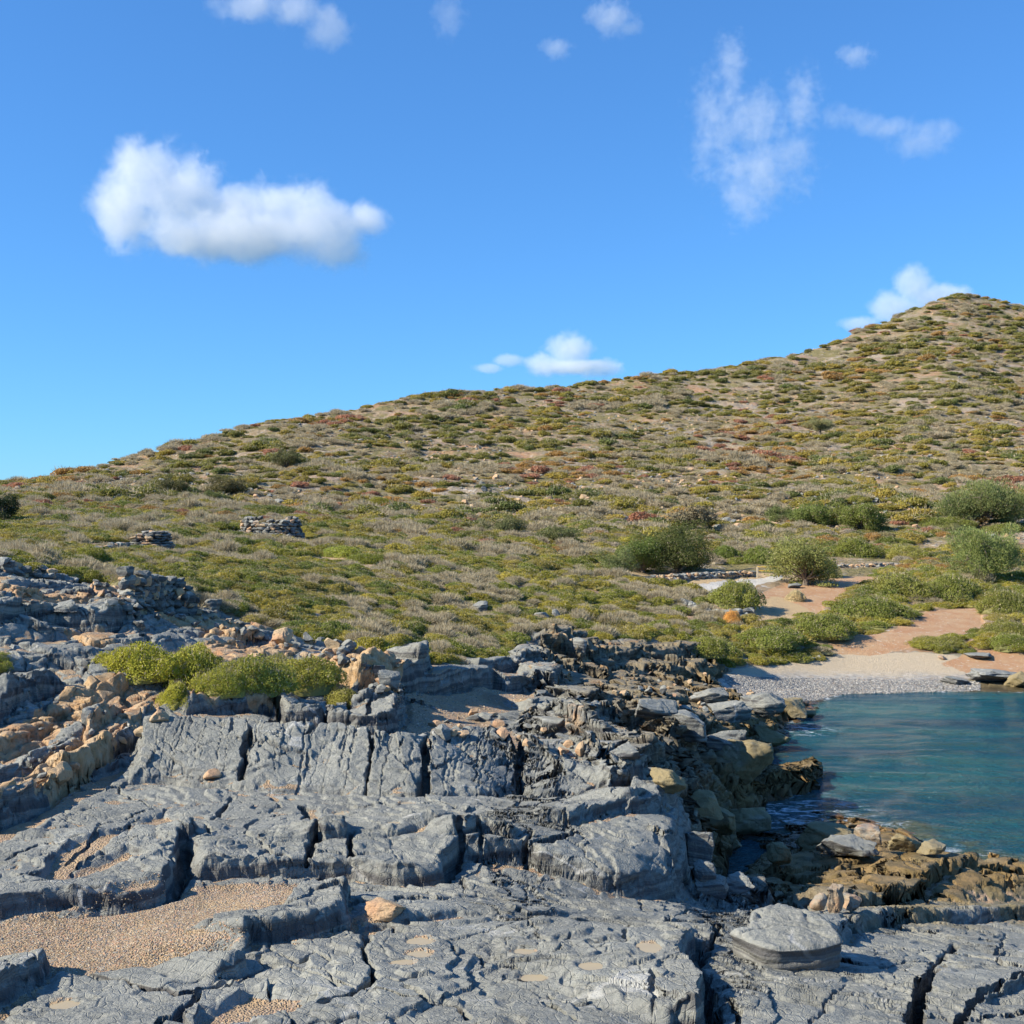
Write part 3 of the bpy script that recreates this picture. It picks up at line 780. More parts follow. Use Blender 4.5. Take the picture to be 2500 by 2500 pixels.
    wet = t.attr('wetrock')
    base = t.mix(wet, base, t.mix(1.0, base, (.42, .40, .36), 'MULTIPLY'))
    rk = t.m('SUBTRACT', 1, smask)
    hh = t.m('ADD', t.m('MULTIPLY', t.noise(P, 9, 7, .68), .9), t.m('MULTIPLY', t.noise(P, 45, 4, .7), .28))
    ve = t.vor(t.mapv(P, (1, 1.3, 1)), 11, 'DISTANCE_TO_EDGE')
    hh = t.m('ADD', hh, t.m('MULTIPLY', t.rng(ve, 0, .05), .16))
    hg = t.m('ADD', hh, t.m('MULTIPLY', t.rng(gv.outputs['Distance'], 0, .6, .6, 0), smask))
    nr = t.bump(hg, .8, .05)
    rough = t.mix(wet, (.82,)*3, (.30,)*3)
    t.bsdf(base, rough, nr, .35)
    return t.mat
# ---------------------------------------------------------------- build ground
NROW = int(1850*RES)
hi = sstep(.9, 0.0, Z)
olive = np.clip(sstep(1.7, .5, Z+wn1*.5)*(R_sea_rock+sstep(1740, 1700, PYB)*sstep(1450, 1500, PX)), 0, 1)
olive = np.maximum(olive, .9*sstep(1550, 1640, PX)*sstep(1770, 1735, PYB)*sstep(1690, 1715, PYB)*sstep(.4, .6, wn1*.5+.6))
attrs = dict(dark=np.clip(R_sea_rock*1.1*sstep(1200, 1290, PX+.9*(1500-PYB)), 0, 1)*sstep(-.6, .3, wn1+.35), jr=R_sea_rock, sand=R_sand, grit=grit+R_stain*.5, beach=R_beach*(1-R_sea_rock*.3), red=R_red, scrub=R_scrub*(1-R_beach), dry=R_dry, road=R_path,
             tan=LJ*tanL+R_sea_rock*(.36+.3*wn2)*sstep(.9, 1.4, Z)*sstep(1500, 1420, PYB), olive=olive*rock, weed=sstep(.30, .05, Z)*R_sea_rock,
             wetrock=sstep(.22, .02, Z+.1*wn1)*(1-R_beach), wet=sstep(.22, .08, Z+.05*wn1)*sstep(.35, .2, Z), wetline=sstep(1262, 1284, PYw))
co, at = build_sheet('shore', cpx, np.exp(Lg), Z, attrs, NROW)
print('resampled', co.shape, time.time()-T0)
nrm = grid_normals(co)
flatness = sstep(.72, .92, nrm[..., 2])
for k_ in ('sand', 'grit'):
    at[k_] = at[k_]*flatness
xx, yy, zz = co[..., 0], co[..., 1], co[..., 2]
steep = np.clip((.85-nrm[..., 2])*2.2, 0, 1)
rk = np.clip(1-at['sand']-at['beach']-at['scrub']-at['red'], 0, 1)
strata = pn3(xx*.8, yy*.8, zz*14+.5*xx, 301)+.5*pn3(xx*2.1, yy*2.1, zz*34, 302)
rough = pn3(xx*5.5, yy*5.5, zz*7, 303)*.6+pn3(xx*12, yy*12, zz*16, 304)*.4
far_f = np.clip(yy/12, .7, 2.2)
hx = xx*.95+yy*.35
b1 = vor2(hx*1.5+pn2(zz*1.3, hx, 8)*.3, zz*3.2+.15*hx+7, 311); b2 = vor2(hx*4.4, zz*8.5+.2*hx, 313)
jr = at.pop('jr')
blk_ = ((RND[3][b1[4]]-.5)*.22-.10*np.exp(-((b1[1]-b1[0])/.08)**2))*(.22+.55*jr)+((RND[3][b2[4]]-.5)*.07-.035*np.exp(-((b2[1]-b2[0])/.09)**2))*(.35+.65*jr)
co = co.copy(); kd_ = (rk*steep*blk_*np.clip(yy/13, .6, 1.6))
disp = kd_+rk*(strata*steep*.018*far_f+rough*.006)+(1-rk)*rough*.003
co = co+nrm*disp[..., None].astype(f32)
m_ground = ground_material('shore ground')
grid_mesh('ground', co, at, m_ground)
print('ground mesh', time.time()-T0)
m_hill = ground_material('hill ground', far=True)
co2 = np.stack([X2, Y2, Z2], -1)
grid_mesh('hill', co2, {}, m_hill)

# ---------------------------------------------------------------- sea
def sea_material():
    t = NT('sea water'); P = t.pos()
    dep = t.attr('depth')
    lw = t.noise(t.mapv(P, (.12, .35, 1)), 1, 4)
    deep = t.mix(t.rng(lw, .42, .62), (.006, .055, .088), (.014, .108, .118))
    bedc = t.mix(t.rng(t.noise(P, .8, 4), .4, .6), (.05, .075, .05), (.09, .10, .06))
    c = t.mix(t.rng(t.m('ADD', dep, t.m('MULTIPLY', t.m('SUBTRACT', t.noise(P, 1.1, 4), .5), .5)), .0, .8), bedc, deep)
    fo = t.m('MULTIPLY', t.attr('foam'), t.rng(t.noise(t.mapv(P, (1, 2.2, 1)), 2.3, 6, .7, .8), .52, .6))
    c = t.mix(fo, c, (.75, .8, .85))
    n1 = t.noise(t.mapv(P, (1.6, 2.1, 1), (0, 0, .12)), 1.1, 3, .5)
    n2 = t.noise(t.mapv(P, (1.0, 1.9, 1), (0, 0, -.2)), 4.2, 4, .6)
    n3 = t.noise(t.mapv(P, (1.0, 1.6, 1), (0, 0, .4)), 13, 3, .6)
    h = t.m('ADD', t.m('ADD', t.m('MULTIPLY', n1, .28), t.m('MULTIPLY', n2, .65)), t.m('MULTIPLY', n3, .28))
    nr = t.bump(h, 1.0, .28)
    t.bsdf(c, t.mix(fo, (.10,)*3, (.8,)*3), nr, .5, IOR=1.33)
    return t.mat
sc_px = np.linspace(-500, 3300, 700); sL = np.concatenate([np.linspace(math.log(8), math.log(60), 420), np.linspace(math.log(61), math.log(9000), 60)])
sD = np.exp(sL)
sx = (sc_px[:, None]-966)/FPX*sD[None, :]; sy = np.broadcast_to(sD[None, :], sx.shape)
gzv = gz(sx.reshape(-1), sy.reshape(-1)).reshape(sx.shape)
inb = (sc_px[:, None] < 2490) & (sD[None, :] < 690)
depth = np.where(inb, -gzv, 2.0)
sn = gsmooth(gsmooth(np.clip(depth, -.5, 2), 2, 0), 2, 1)
foam = sstep(.42, .12, sn)*sstep(-.2, .1, sn)
foam = foam*sstep(0.1, .5, fbm2(sx*.45, sy*.45, 3, 401)+.25)
for (fx, fy, rr) in ((1480, 1545, 1.3), (1720, 1618, 1.0), (1560, 1600, .5), (1800, 1625, .9), (1520, 1395, .6)):
    cx_, cy_ = survey(fx, fy)
    foam = np.maximum(foam, 1.0*np.exp(-(((sx-cx_)/rr)**2+((sy-cy_)/(rr*1.0))**2)))
sz = (pn2(sx*.35, sy*.8, 411)*.03+pn2(sx*1.1, sy*2.2, 413)*.012)*sstep(0, 15, 200-sy)
dv = depth.copy(); dv += sstep(20, 30, sy)*.25
grid_mesh('sea', np.stack([sx, sy, sz], -1), dict(depth=np.clip(dv, 0, 3), foam=foam), sea_material())
print('sea', time.time()-T0)
# ---------------------------------------------------------------- plants: shapes
def mesh_from(name, V, F, mats, attrs=None, smooth=False, fmat=None):
    V = np.asarray(V, f32); F = np.asarray(F, np.int32)
    me = bpy.data.meshes.new(name)
    k = F.shape[1]
    me.vertices.add(len(V)); me.vertices.foreach_set('co', V.reshape(-1))
    me.loops.add(F.size); me.polygons.add(len(F))
    me.loops.foreach_set('vertex_index', F.reshape(-1))
    me.polygons.foreach_set('loop_start', np.arange(0, F.size, k, dtype=np.int32))
    me.polygons.foreach_set('use_smooth', np.full(len(F), smooth))
    for m in mats: me.materials.append(m)
    if fmat is not None: me.polygons.foreach_set('material_index', np.asarray(fmat, np.int32))
    me.update(calc_edges=True)
    for kk, a in (attrs or {}).items():
        a = np.asarray(a, f32)
        if a.ndim == 2:
            at_ = me.attributes.new(kk, 'FLOAT_COLOR', 'POINT'); at_.data.foreach_set('color', np.concatenate([a, np.ones((len(a), 1), f32)], 1).reshape(-1))
        else:
            at_ = me.attributes.new(kk, 'FLOAT', 'POINT'); at_.data.foreach_set('value', a)
    return me

def leaf_quads(rs, P, N, size, aspect=.55):
    """one rhombic leaf per point, facing roughly along N"""
    n = len(P)
    N = N+rs.normal(size=(n, 3))*.65; N /= np.linalg.norm(N, axis=1)[:, None]
    T = np.cross(N, rs.normal(size=(n, 3))); T /= np.linalg.norm(T, axis=1)[:, None]
    B = np.cross(N, T)
    s = size*rs.uniform(.6, 1.35, n)[:, None]
    V = np.stack([P-T*s, P-B*s*aspect+N*s*.15, P+T*s, P+B*s*aspect+N*s*.15], 1).reshape(-1, 3)
    F = np.arange(4*n).reshape(n, 4)
    return V, F

def twig_quads(rs, P, Dr, ln, w):
    n = len(P); Dr = Dr/np.linalg.norm(Dr, axis=1)[:, None]
    S = np.cross(Dr, rs.normal(size=(n, 3))); S /= np.linalg.norm(S, axis=1)[:, None]
    l = ln*rs.uniform(.5, 1.3, n)[:, None]; ww = w*rs.uniform(.7, 1.3, n)[:, None]
    V = np.stack([P-S*ww, P+S*ww, P+Dr*l+S*ww*.35, P+Dr*l-S*ww*.35], 1).reshape(-1, 3)
    return V, np.arange(4*n).reshape(n, 4)

def foliage_material(name, rough=.75, trans=.3):
    t = NT(name)
    tc = t.attrc('tcol', 'INSTANCER'); lf = t.attr('lf'); dr = t.attr('dry')
    P = t.pos()
    c = t.mix(t.rng(lf, 0, 1), t.mix(1, tc, (.62, .66, .6), 'MULTIPLY'), t.mix(1, tc, (1.38, 1.32, 1.15), 'MULTIPLY'))
    c = t.mix(t.rng(t.noise(P, .9, 2), .35, .65, 0, .35), c, t.mix(1, tc, (1.35, 1.12, .75), 'MULTIPLY'))
    c = t.mix(dr, c, t.mix(lf, (.23, .185, .11), (.62, .53, .36)))
    d = t.n('ShaderNodeBsdfDiffuse', {'Color': c})
    tr = t.n('ShaderNodeBsdfTranslucent', {'Color': c})
    gl = t.n('ShaderNodeBsdfGlossy', {'Color': (.5, .5, .5), 'Roughness': .45})
    mx = t.n('ShaderNodeMixShader', {0: trans}); t.t.links.new(d.outputs[0], mx.inputs[1]); t.t.links.new(tr.outputs[0], mx.inputs[2])
    m2 = t.n('ShaderNodeMixShader', {0: .012}); t.t.links.new(mx.outputs[0], m2.inputs[1]); t.t.links.new(gl.outputs[0], m2.inputs[2])
    t.t.links.new(m2.outputs[0], t.out.inputs[0])
    return t.mat
m_leaf = foliage_material('foliage')
tb = NT('bark'); tb.bsdf(tb.mix(tb.noise(tb.obj(), 6, 5), (.10, .08, .06), (.22, .18, .14)), .9, tb.bump(tb.noise(tb.obj(), 20, 4), .6, .03), .2)
m_bark = tb.mat

def lobes(rs, n, h, flat=1.0):
    out = []
    for i in range(n):
        a = rs.uniform(0, 2*math.pi); r = math.sqrt(rs.uniform(0, 1))*.62
        rr = rs.uniform(.26, .42)
        z = h*(1-.75*r*r/.4)*rs.uniform(.45, .75)
        out.append((r*math.cos(a), r*math.sin(a), max(z*.8, .05), rr, rr*min(1.0, h*1.25)*flat))
    out.append((0, 0, h*.45, .5, h*.5))
    return out

def shrub_arrays(seed, h=.55, core=1.0, nleaf=2500, ls=.04, dryf=.1, ntwig=200, nl=9, tl=.16, tw=.006, lean=(0, 0)):
    rs = np.random.RandomState(seed)
    lb = lobes(rs, nl, h)
    w = np.array([l[3]**2 for l in lb]); w /= w.sum()
    ids = rs.choice(len(lb), nleaf, p=w)
    L = np.array(lb)[ids]
    d = rs.normal(size=(nleaf, 3)); d /= np.linalg.norm(d, axis=1)[:, None]; d[:, 2] = np.abs(d[:, 2])*1.0-.15
    rad = 1-np.abs(rs.normal(size=nleaf))*.13
    R = np.stack([L[:, 3], L[:, 3], L[:, 4]], 1)
    P = L[:, :3]+d*R*rad[:, None]
    low = rs.rand(nleaf) < .16; P[low, 2] *= rs.uniform(0, .8, low.sum())
    # break the outline
    bump = 1+.14*pn3(P[:, 0]*4+seed, P[:, 1]*4, P[:, 2]*4, 5)[:, None]
    P = P*bump
    ok = P[:, 2] > -.03; P = P[ok]; d = d[ok]; ids = ids[ok]
    V, F = leaf_quads(rs, P, d, ls)
    cl = rs.rand(len(lb))
    clump = np.clip(.5+.9*pn3(P[:, 0]*5, P[:, 1]*5+seed, P[:, 2]*5, 9), 0, 1)
    lf = np.repeat(.3*cl[ids]+.35*rs.rand(len(P))+.35*clump, 4)
    dd = np.repeat((rs.rand(len(P)) < dryf*2*clump).astype(float), 4)
    Vs, Fs, lfs, drs = [V], [F], [lf], [dd]
    if ntwig:
        ids = rs.choice(len(lb), ntwig, p=w); L = np.array(lb)[ids]
        d = rs.normal(size=(ntwig, 3)); d /= np.linalg.norm(d, axis=1)[:, None]; d[:, 2] = np.abs(d[:, 2])
        P = L[:, :3]+d*np.stack([L[:, 3], L[:, 3], L[:, 4]], 1)*.86
        d2 = d+rs.normal(size=d.shape)*.35+np.array([lean[0], lean[1], .5])
        V, F = twig_quads(rs, P, d2, tl, tw)
        Vs.append(V); Fs.append(F+len(Vs[0])); lfs.append(np.repeat(rs.rand(len(P)), 4)); drs.append(np.ones(len(V)))
    # woody core keeps it from being seen through
    nu, nv = 14, 6
    th = np.linspace(0, 2*math.pi, nu, endpoint=False); ph = np.linspace(0, math.pi/2, nv)
    cv = core*np.array([[.62*math.cos(a)*math.cos(p), .62*math.sin(a)*math.cos(p), -.05+h*.6*math.sin(p)] for p in ph for a in th])
    cv *= 1+.15*rs.normal(size=(len(cv), 1))*.5
    cf = np.array([[j*nu+i, j*nu+(i+1) % nu, (j+1)*nu+(i+1) % nu, (j+1)*nu+i] for j in range(nv-1) for i in range(nu)])
    off = sum(len(v) for v in Vs)
    Vs.append(cv); Fs.append(cf+off); lfs.append(np.full(len(cv), .25)); drs.append(np.full(len(cv), .35 if dryf < .5 else 1.0))
    return np.concatenate(Vs), np.concatenate(Fs), np.concatenate(lfs), np.concatenate(drs)

def shrub_mesh(name, **k):
    V, F, lf, dr = shrub_arrays(**k)
    return mesh_from(name, V, F, [m_leaf], {'lf': lf, 'dry': dr})

GREEN = [shrub_mesh('green shrub', seed=10+i, h=.42+.06*(i % 3), nleaf=5200, ls=.030, dryf=.05, ntwig=160, nl=10, tl=.10) for i in range(5)]
DRY = [shrub_mesh('dry shrub', seed=30+i, h=.5+.05*(i % 2), nleaf=3000, ls=.028, dryf=.26, ntwig=1300, nl=9, tl=.20, tw=.0095, lean=(.1, 0)) for i in range(5)]
HILL = [shrub_mesh('hill shrub', seed=50+i, h=.45+.07*(i % 3), core=.6, nleaf=1900, ls=.05, dryf=.05, ntwig=60, nl=8, tl=.2, tw=.012) for i in range(5)]
HILLD = [shrub_mesh('hill dry shrub', seed=60+i, h=.42, core=.6, nleaf=900, ls=.045, dryf=.55, ntwig=700, nl=7, tl=.2, tw=.011) for i in range(4)]
BIG = [shrub_mesh('big shrub', seed=80+i, h=.6, nleaf=22000, ls=.019, dryf=.04, ntwig=900, nl=24, tl=.08, tw=.003) for i in range(3)]
print('shrub shapes', time.time()-T0)

def tag(o, label=None, cat=None, group=None, kind=None):
    if label: o['label'] = label
    if cat: o['category'] = cat
    if group: o['group'] = group
    if kind: o['kind'] = kind
    return o
def link(name, me, loc=(0, 0, 0), rz=0, sc=(1, 1, 1), parent=None, tcol=None):
    o = bpy.data.objects.new(name, me); scene.collection.objects.link(o)
    o.location = loc; o.rotation_euler = (0, 0, rz); o.scale = sc
    if parent is not None: o.parent = parent
    if tcol is not None: o['tcol'] = [float(c) for c in tcol]
    return o

def scatter(name, pts, rot, scl, col, var, sources, label=None, cat=None):
    """one object that carries many plants too numerous to count"""
    n = len(pts)
    me = bpy.data.meshes.new(name); me.vertices.add(n); me.vertices.foreach_set('co', np.asarray(pts, f32).reshape(-1))
    a = me.attributes.new('tcol', 'FLOAT_COLOR', 'POINT'); a.data.foreach_set('color', np.concatenate([col, np.ones((n, 1))], 1).astype(f32).reshape(-1))
    a = me.attributes.new('rotz', 'FLOAT_VECTOR', 'POINT'); a.data.foreach_set('vector', np.stack([rot[:, 0], rot[:, 1], rot[:, 2]], 1).astype(f32).reshape(-1))
    a = me.attributes.new('scl', 'FLOAT_VECTOR', 'POINT'); a.data.foreach_set('vector', np.asarray(scl, f32).reshape(-1))
    a = me.attributes.new('vari', 'INT', 'POINT'); a.data.foreach_set('value', np.asarray(var, np.int32))
    me.update()
    o = bpy.data.objects.new(name, me); scene.collection.objects.link(o)
    g = bpy.data.node_groups.new(name, 'GeometryNodeTree')
    g.interface.new_socket('Geometry', in_out='INPUT', socket_type='NodeSocketGeometry')
    g.interface.new_socket('Geometry', in_out='OUTPUT', socket_type='NodeSocketGeometry')
    N = g.nodes; Lk = g.links
    gi = N.new('NodeGroupInput'); go = N.new('NodeGroupOutput'); jn = N.new('GeometryNodeJoinGeometry')
    def na(nm, typ):
        x = N.new('GeometryNodeInputNamedAttribute'); x.data_type = typ; x.inputs[0].default_value = nm; return x.outputs[0]
    rv = na('rotz', 'FLOAT_VECTOR'); sv = na('scl', 'FLOAT_VECTOR'); vv = na('vari', 'INT')
    e2r = N.new('FunctionNodeEulerToRotation'); Lk.new(rv, e2r.inputs[0])
    for k, so in enumerate(sources):
        cmp_ = N.new('FunctionNodeCompare'); cmp_.data_type = 'INT'; cmp_.operation = 'EQUAL'
        Lk.new(vv, cmp_.inputs[2]); cmp_.inputs[3].default_value = k
        ip = N.new('GeometryNodeInstanceOnPoints'); oi = N.new('GeometryNodeObjectInfo'); oi.inputs['Object'].default_value = so
        oi.transform_space = 'ORIGINAL'; oi.inputs['As Instance'].default_value = False
        m2p = N.new('GeometryNodeMeshToPoints'); Lk.new(gi.outputs[0], m2p.inputs[0]); m2p.mode = 'VERTICES'; Lk.new(cmp_.outputs[0], m2p.inputs['Selection'])
        Lk.new(m2p.outputs[0], ip.inputs['Points']); Lk.new(oi.outputs['Geometry'], ip.inputs['Instance'])
        Lk.new(e2r.outputs[0], ip.inputs['Rotation']); Lk.new(sv, ip.inputs['Scale'])
        Lk.new(ip.outputs[0], jn.inputs[0])
    Lk.new(jn.outputs[0], go.inputs[0])
    md = o.modifiers.new('scatter', 'NODES'); md.node_group = g
    return tag(o, label, cat, None, 'stuff')
# ---------------------------------------------------------------- plants: where they grow
rs = np.random.RandomState(77)
def field(A, x, y):
    px = 966+x/y*FPX
    ci = np.clip(np.interp(px, cpx, np.arange(len(cpx))), 0, len(cpx)-1.001).astype(int)
    li = np.clip((np.log(y)-Lg[0])/(Lg[1]-Lg[0]), 0, len(Lg)-1.001).astype(int)
    return A[ci, li]
BARE = np.clip(R_path*1.5+R_dry+R_red+R_beach, 0, 1)
def pyof(x, y, z): return 966+(H_CAM-z)/y*FPX
pal_green = np.array([2.2, 2.05, 1.9])*np.array([(.110, .120, .026), (.135, .132, .028), (.088, .108, .026), (.155, .148, .038), (.070, .092, .026), (.125, .118, .038)])
pal_dry = 1.5*np.array([(.17, .17, .10), (.15, .145, .10), (.13, .14, .075), (.19, .17, .12)])
pal_hill = 1.85*np.array([(.115, .115, .036), (.150, .135, .036), (.185, .150, .040), (.20, .125, .050), (.075, .090, .034), (.20, .17, .12), (.21, .185, .15), (.23, .20, .17), (.19, .095, .07), (.16, .145, .085)])
# near scrub
P = []
for y in np.exp(np.linspace(math.log(15), math.log(84), 150)):
    sp = max(.36, min(.9, y*.0118)); xw = y*.56
    for x in np.arange(-xw, xw, sp*1.35): P.append((x+rs.uniform(-.6, .6)*sp, y+rs.uniform(-1, 1)*sp*.5, sp))
P = np.array(P)
z = gz(P[:, 0], P[:, 1]); pyp = pyof(P[:, 0], P[:, 1], z)
m = np.where(P[:, 1] < 59.5, field(R_scrub, P[:, 0], np.minimum(P[:, 1], 59.9)), 1)
b = np.where(P[:, 1] < 59.5, field(BARE, P[:, 0], np.minimum(P[:, 1], 59.9)), 0)
cov = fbm2(P[:, 0]*.16, P[:, 1]*.16, 3, 501)
pxx = 966+P[:, 0]/P[:, 1]*FPX
keep = (m > .5) & (b < .18) & ((cov > -.48) | (P[:, 1] < 40)) & (pyp < 1300)
# the dry field and track beyond the scrub, cleared
def inpoly(px, py, pts): return poly_mask(px, py, pts, .01) > .5
CLEAR = [[(1130, 1048), (1200, 1078), (1290, 1106), (1330, 1124), (1480, 1130), (1700, 1075), (1700, 1048), (1560, 1048), (1480, 1062), (1330, 1066)],
         [(590, 1036), (640, 1040), (720, 1064), (700, 1078), (600, 1060)], [(1560, 1010), (1590, 1000), (1640, 975), (1600, 975), (1550, 1000)],
         [(1690, 1035), (1740, 1015), (1840, 1005), (1990, 1000), (1990, 1035), (1760, 1042)], [(770, 945), (830, 955), (800, 965)], [(530, 1000), (570, 1000), (600, 1030), (540, 1025)]]
for c_ in CLEAR: keep &= ~inpoly(pxx, pyp, c_)
# keep the ruins and walls clear
for (cx_, cy_, r_) in ((500, 1014, 2.6), (258, 1028, 1.8), (1390, 1160, 1.2)):
    q = spot(cx_, cy_); keep &= np.hypot(P[:, 0]-q[0], P[:, 1]-q[1]) > r_
P = P[keep]; z = z[keep]; pyp = pyp[keep]; pxx = pxx[keep]
nz = fbm2(P[:, 0]*.22+50, P[:, 1]*.13, 3, 503)+rs.normal(size=len(P))*.22
left_dry = np.exp(-((pxx-350)/700)**2)*.1
isdry = nz+left_dry+.12*((pyp > 1040) & (pyp < 1215) & (pxx < 1350))-.25*(pxx > 1400) > .42
kd = np.clip(fbm2(P[:, 0]*.3, P[:, 1]*.2, 3, 505)*1.1+.5+rs.normal(size=len(P))*.2, 0, .999)
sizes = P[:, 2]*rs.uniform(.7, 1.5, len(P))
hgt = rs.uniform(.75, 1.25, len(P))
near = []
for i in range(len(P)):
    d_ = bool(isdry[i])
    pal = pal_dry if d_ else pal_green
    c = pal[int(kd[i]*len(pal))]*(rs.uniform(.85, 1.2))
    if P[i, 1] > 62 and rs.rand() < .5: c = pal_hill[rs.randint(10)]*.9
    near.append((P[i, 0], P[i, 1], z[i], sizes[i], hgt[i], d_, c, pxx[i], pyp[i]))
# hill
P = []
y = 78.0
while y < 355:
    sp = .98+y*.0044; xw = y*.56
    for x in np.arange(-xw, xw, sp*1.0): P.append((x+rs.uniform(-.7, .7)*sp, y+rs.uniform(-.7, .7)*sp, sp))
    y += sp*1.25
P = np.array(P)
pxx = 966+P[:, 0]/P[:, 1]*FPX
rdD = np.interp(pxx, tpx, rD)
z = gz(P[:, 0], P[:, 1]); pyp = pyof(P[:, 0], P[:, 1], z)
cov = fbm2(P[:, 0]*.06, P[:, 1]*.045, 4, 511)+fbm2(P[:, 0]*.3, P[:, 1]*.3, 2, 512)*.4
keep = (P[:, 1] < rdD*1.03) & (cov+rs.normal(size=len(P))*.30 > -.42-.35*(P[:, 1] < 100)+.12*(pyp < 860))
for c_ in CLEAR: keep &= ~inpoly(pxx, pyp, c_)
P = P[keep]; z = z[keep]; pxx = pxx[keep]; pyp = pyp[keep]; covk = cov[keep]
cn = fbm2(P[:, 0]*.05, P[:, 1]*.035, 3, 515)+rs.normal(size=len(P))*.22
cm = fbm2(P[:, 0]*.09+9, P[:, 1]*.07, 3, 517)+rs.normal(size=len(P))*.30
hill = []
for i in range(len(P)):
    if cm[i] > .16: d_ = True; c = pal_hill[[5, 6, 7, 7, 6, 9][rs.randint(6)]]
    else:
        d_ = False
        k = 0 if cn[i] < -.25 else (4 if cn[i] < -.12 else (1 if cn[i] < .1 else (2 if cn[i] < .3 else (3 if cn[i] < .5 else 8))))
        if pyp[i] < pyp.min()+1e9 and P[i, 1] > 200 and rs.rand() < .4: k = 0
        c = pal_hill[k]
    s_ = P[i, 2]*rs.uniform(.42, 1.15)*float(np.clip(.95+.75*covk[i], .6, 1.5))*(1.25 if not d_ and rs.rand() < .25 else 1)
    hill.append((P[i, 0], P[i, 1], z[i], s_, rs.uniform(.55, 1.05), d_, c*rs.uniform(.85, 1.2), pxx[i], pyp[i]))
print('plants', len(near), len(hill), time.time()-T0)

def colour_word(c, d_):
    r_, g_, b_ = c
    if d_: return 'grey-brown' if r_ > .16 else 'grey-green'
    if r_ > g_*1.5: return 'reddish'
    if r_ > g_*1.2: return 'rusty orange'
    if r_ > g_*1.05: return 'yellow-green' if g_ > .12 else 'olive'
    return 'dark green' if g_ < .1 else 'green'
LAND = [(500, 995, 'the round stone hut'), (258, 1020, 'the ruined enclosure'), (580, 1040, 'the two pale stones'), (295, 1120, 'the dry stone wall'), (1275, 1030, 'the round dark tree'),
        (1165, 1060, 'the small pale green tree'), (1440, 1078, 'the yellow barrier'), (1520, 1060, 'the fig-like tree'), (1385, 1125, 'the green dome bush'), (1370, 1160, 'the tumbled stone wall'), (1860, 1040, 'the feathery round tree'),
        (1850, 950, 'the upper feathery tree'), (1628, 990, 'the flat-topped tree'), (1547, 810, 'the lone olive tree'), (539, 868, 'the lone dark tree'), (325, 925, 'the rounded dark tree'), (426, 920, 'the wide dark tree'),
        (980, 1225, 'the layered outcrop'), (1190, 1215, 'the footpath ledge'), (1700, 1240, 'the pebble beach'), (1730, 1190, 'the red earth path'), (915, 1150, 'the blue-grey stones'), (1830, 556, 'the summit'),
        (640, 1190, 'the rubble slope end'), (10, 960, 'the dark conifer'), (650, 1045, 'the bright green mound'), (715, 950, 'the yellow-green bush'), (1390, 1095, 'the gravel track'), (1050, 1010, 'the grey-green tree'), (1000, 730, 'the middle of the ridge'),
        (1600, 640, 'the shoulder under the summit'), (300, 850, 'the left end of the ridge'), (740, 1325, 'the sandy hollow'), (200, 1400, 'the tan ridge'), (420, 1250, 'the yellow-green bush row'), (1350, 1400, 'the rocky point'), (1000, 1380, 'the grit hollow'), (1480, 1310, 'the beach corner')]
LAB = {}
def where(px, py):
    d, lx, ly, nm = min((math.hypot((px-a)*.8, py-b), a, b, n) for a, b, n in LAND)
    dx, dy = px-lx, py-ly
    far_ = 'just' if d < 45 else ('' if d < 110 else 'well')
    if abs(dx) > abs(dy)*1.3: r_ = 'left of' if dx < 0 else 'right of'
    else: r_ = 'above' if dy < 0 else 'below'
    return ('%s %s %s' % (far_, r_, nm)).strip()
def sizew(s_, d_):
    k = s_/d_*FPX
    return 'tiny' if k < 9 else 'small' if k < 16 else 'medium' if k < 26 else 'broad' if k < 40 else 'wide'
def uniq(lb, px, py):
    if lb not in LAB: LAB[lb] = 1; return lb
    ds = sorted((math.hypot((px-a)*.8, py-b), n) for a, b, n in LAND)
    for d, n in ds[1:9]:
        l2 = lb+', towards '+n
        if l2 not in LAB and len(l2.split()) <= 16: LAB[l2] = 1; return l2
    return lb
def place(items, meshes, dmeshes, name, dname, quota):
    vis = [i for i in range(len(items)) if -20 < items[i][7] < 1950]
    out = []
    for flag, nm, ms in ((False, name, meshes), (True, dname, dmeshes)):
        if not ms: continue
        idx = sorted([i for i in vis if items[i][5] == flag], key=lambda i: -items[i][3]/items[i][1])[:quota]
        for i in idx:
            x, y, zz_, s_, h_, d_, c, px, py = items[i]
            o = link(nm, ms[i % len(ms)], (x, y, zz_-.04*s_), rs.uniform(0, 6.28), (s_, s_*rs.uniform(.85, 1.1), s_*h_), tcol=c)
            cw = colour_word(c, d_)
            lb = '%s %s %s shrub %s' % (sizew(s_, y), cw, 'twiggy' if flag else ('domed' if h_ > 1 else 'flat'), where(px, py))
            grp_ = lb.replace(' shrub ', ' shrubs '); lb = uniq(lb, px, py)
            tag(o, lb, 'shrub', grp_)
            out.append(i)
    s_out = set(out)
    return [i for i in range(len(items)) if i not in s_out], out
def rest_to_stuff(items, idx, meshes, dmeshes, name, label):
    # one source object of each shape, taken from the plants already standing
    srcs = []
    for me in meshes+dmeshes:
        srcs.append(next(o for o in scene.objects if o.data == me))
    n = len(idx)
    pts = np.array([(items[i][0], items[i][1], items[i][2]-.04*items[i][3]) for i in idx])
    scl = np.array([(items[i][3], items[i][3], items[i][3]*items[i][4]) for i in idx])
    rot = np.stack([rs.normal(size=n)*.08, rs.normal(size=n)*.08, rs.uniform(0, 6.28, n)], 1)
    col = np.array([items[i][6] for i in idx])
    var = np.array([len(meshes)+i % len(dmeshes) if items[i][5] else i % len(meshes) for i in idx])
    return scatter(name, pts, rot, scl, col, var, srcs, label, None)
left_near, used = place(near, GREEN, DRY, 'shrub', 'dry_shrub', 230)
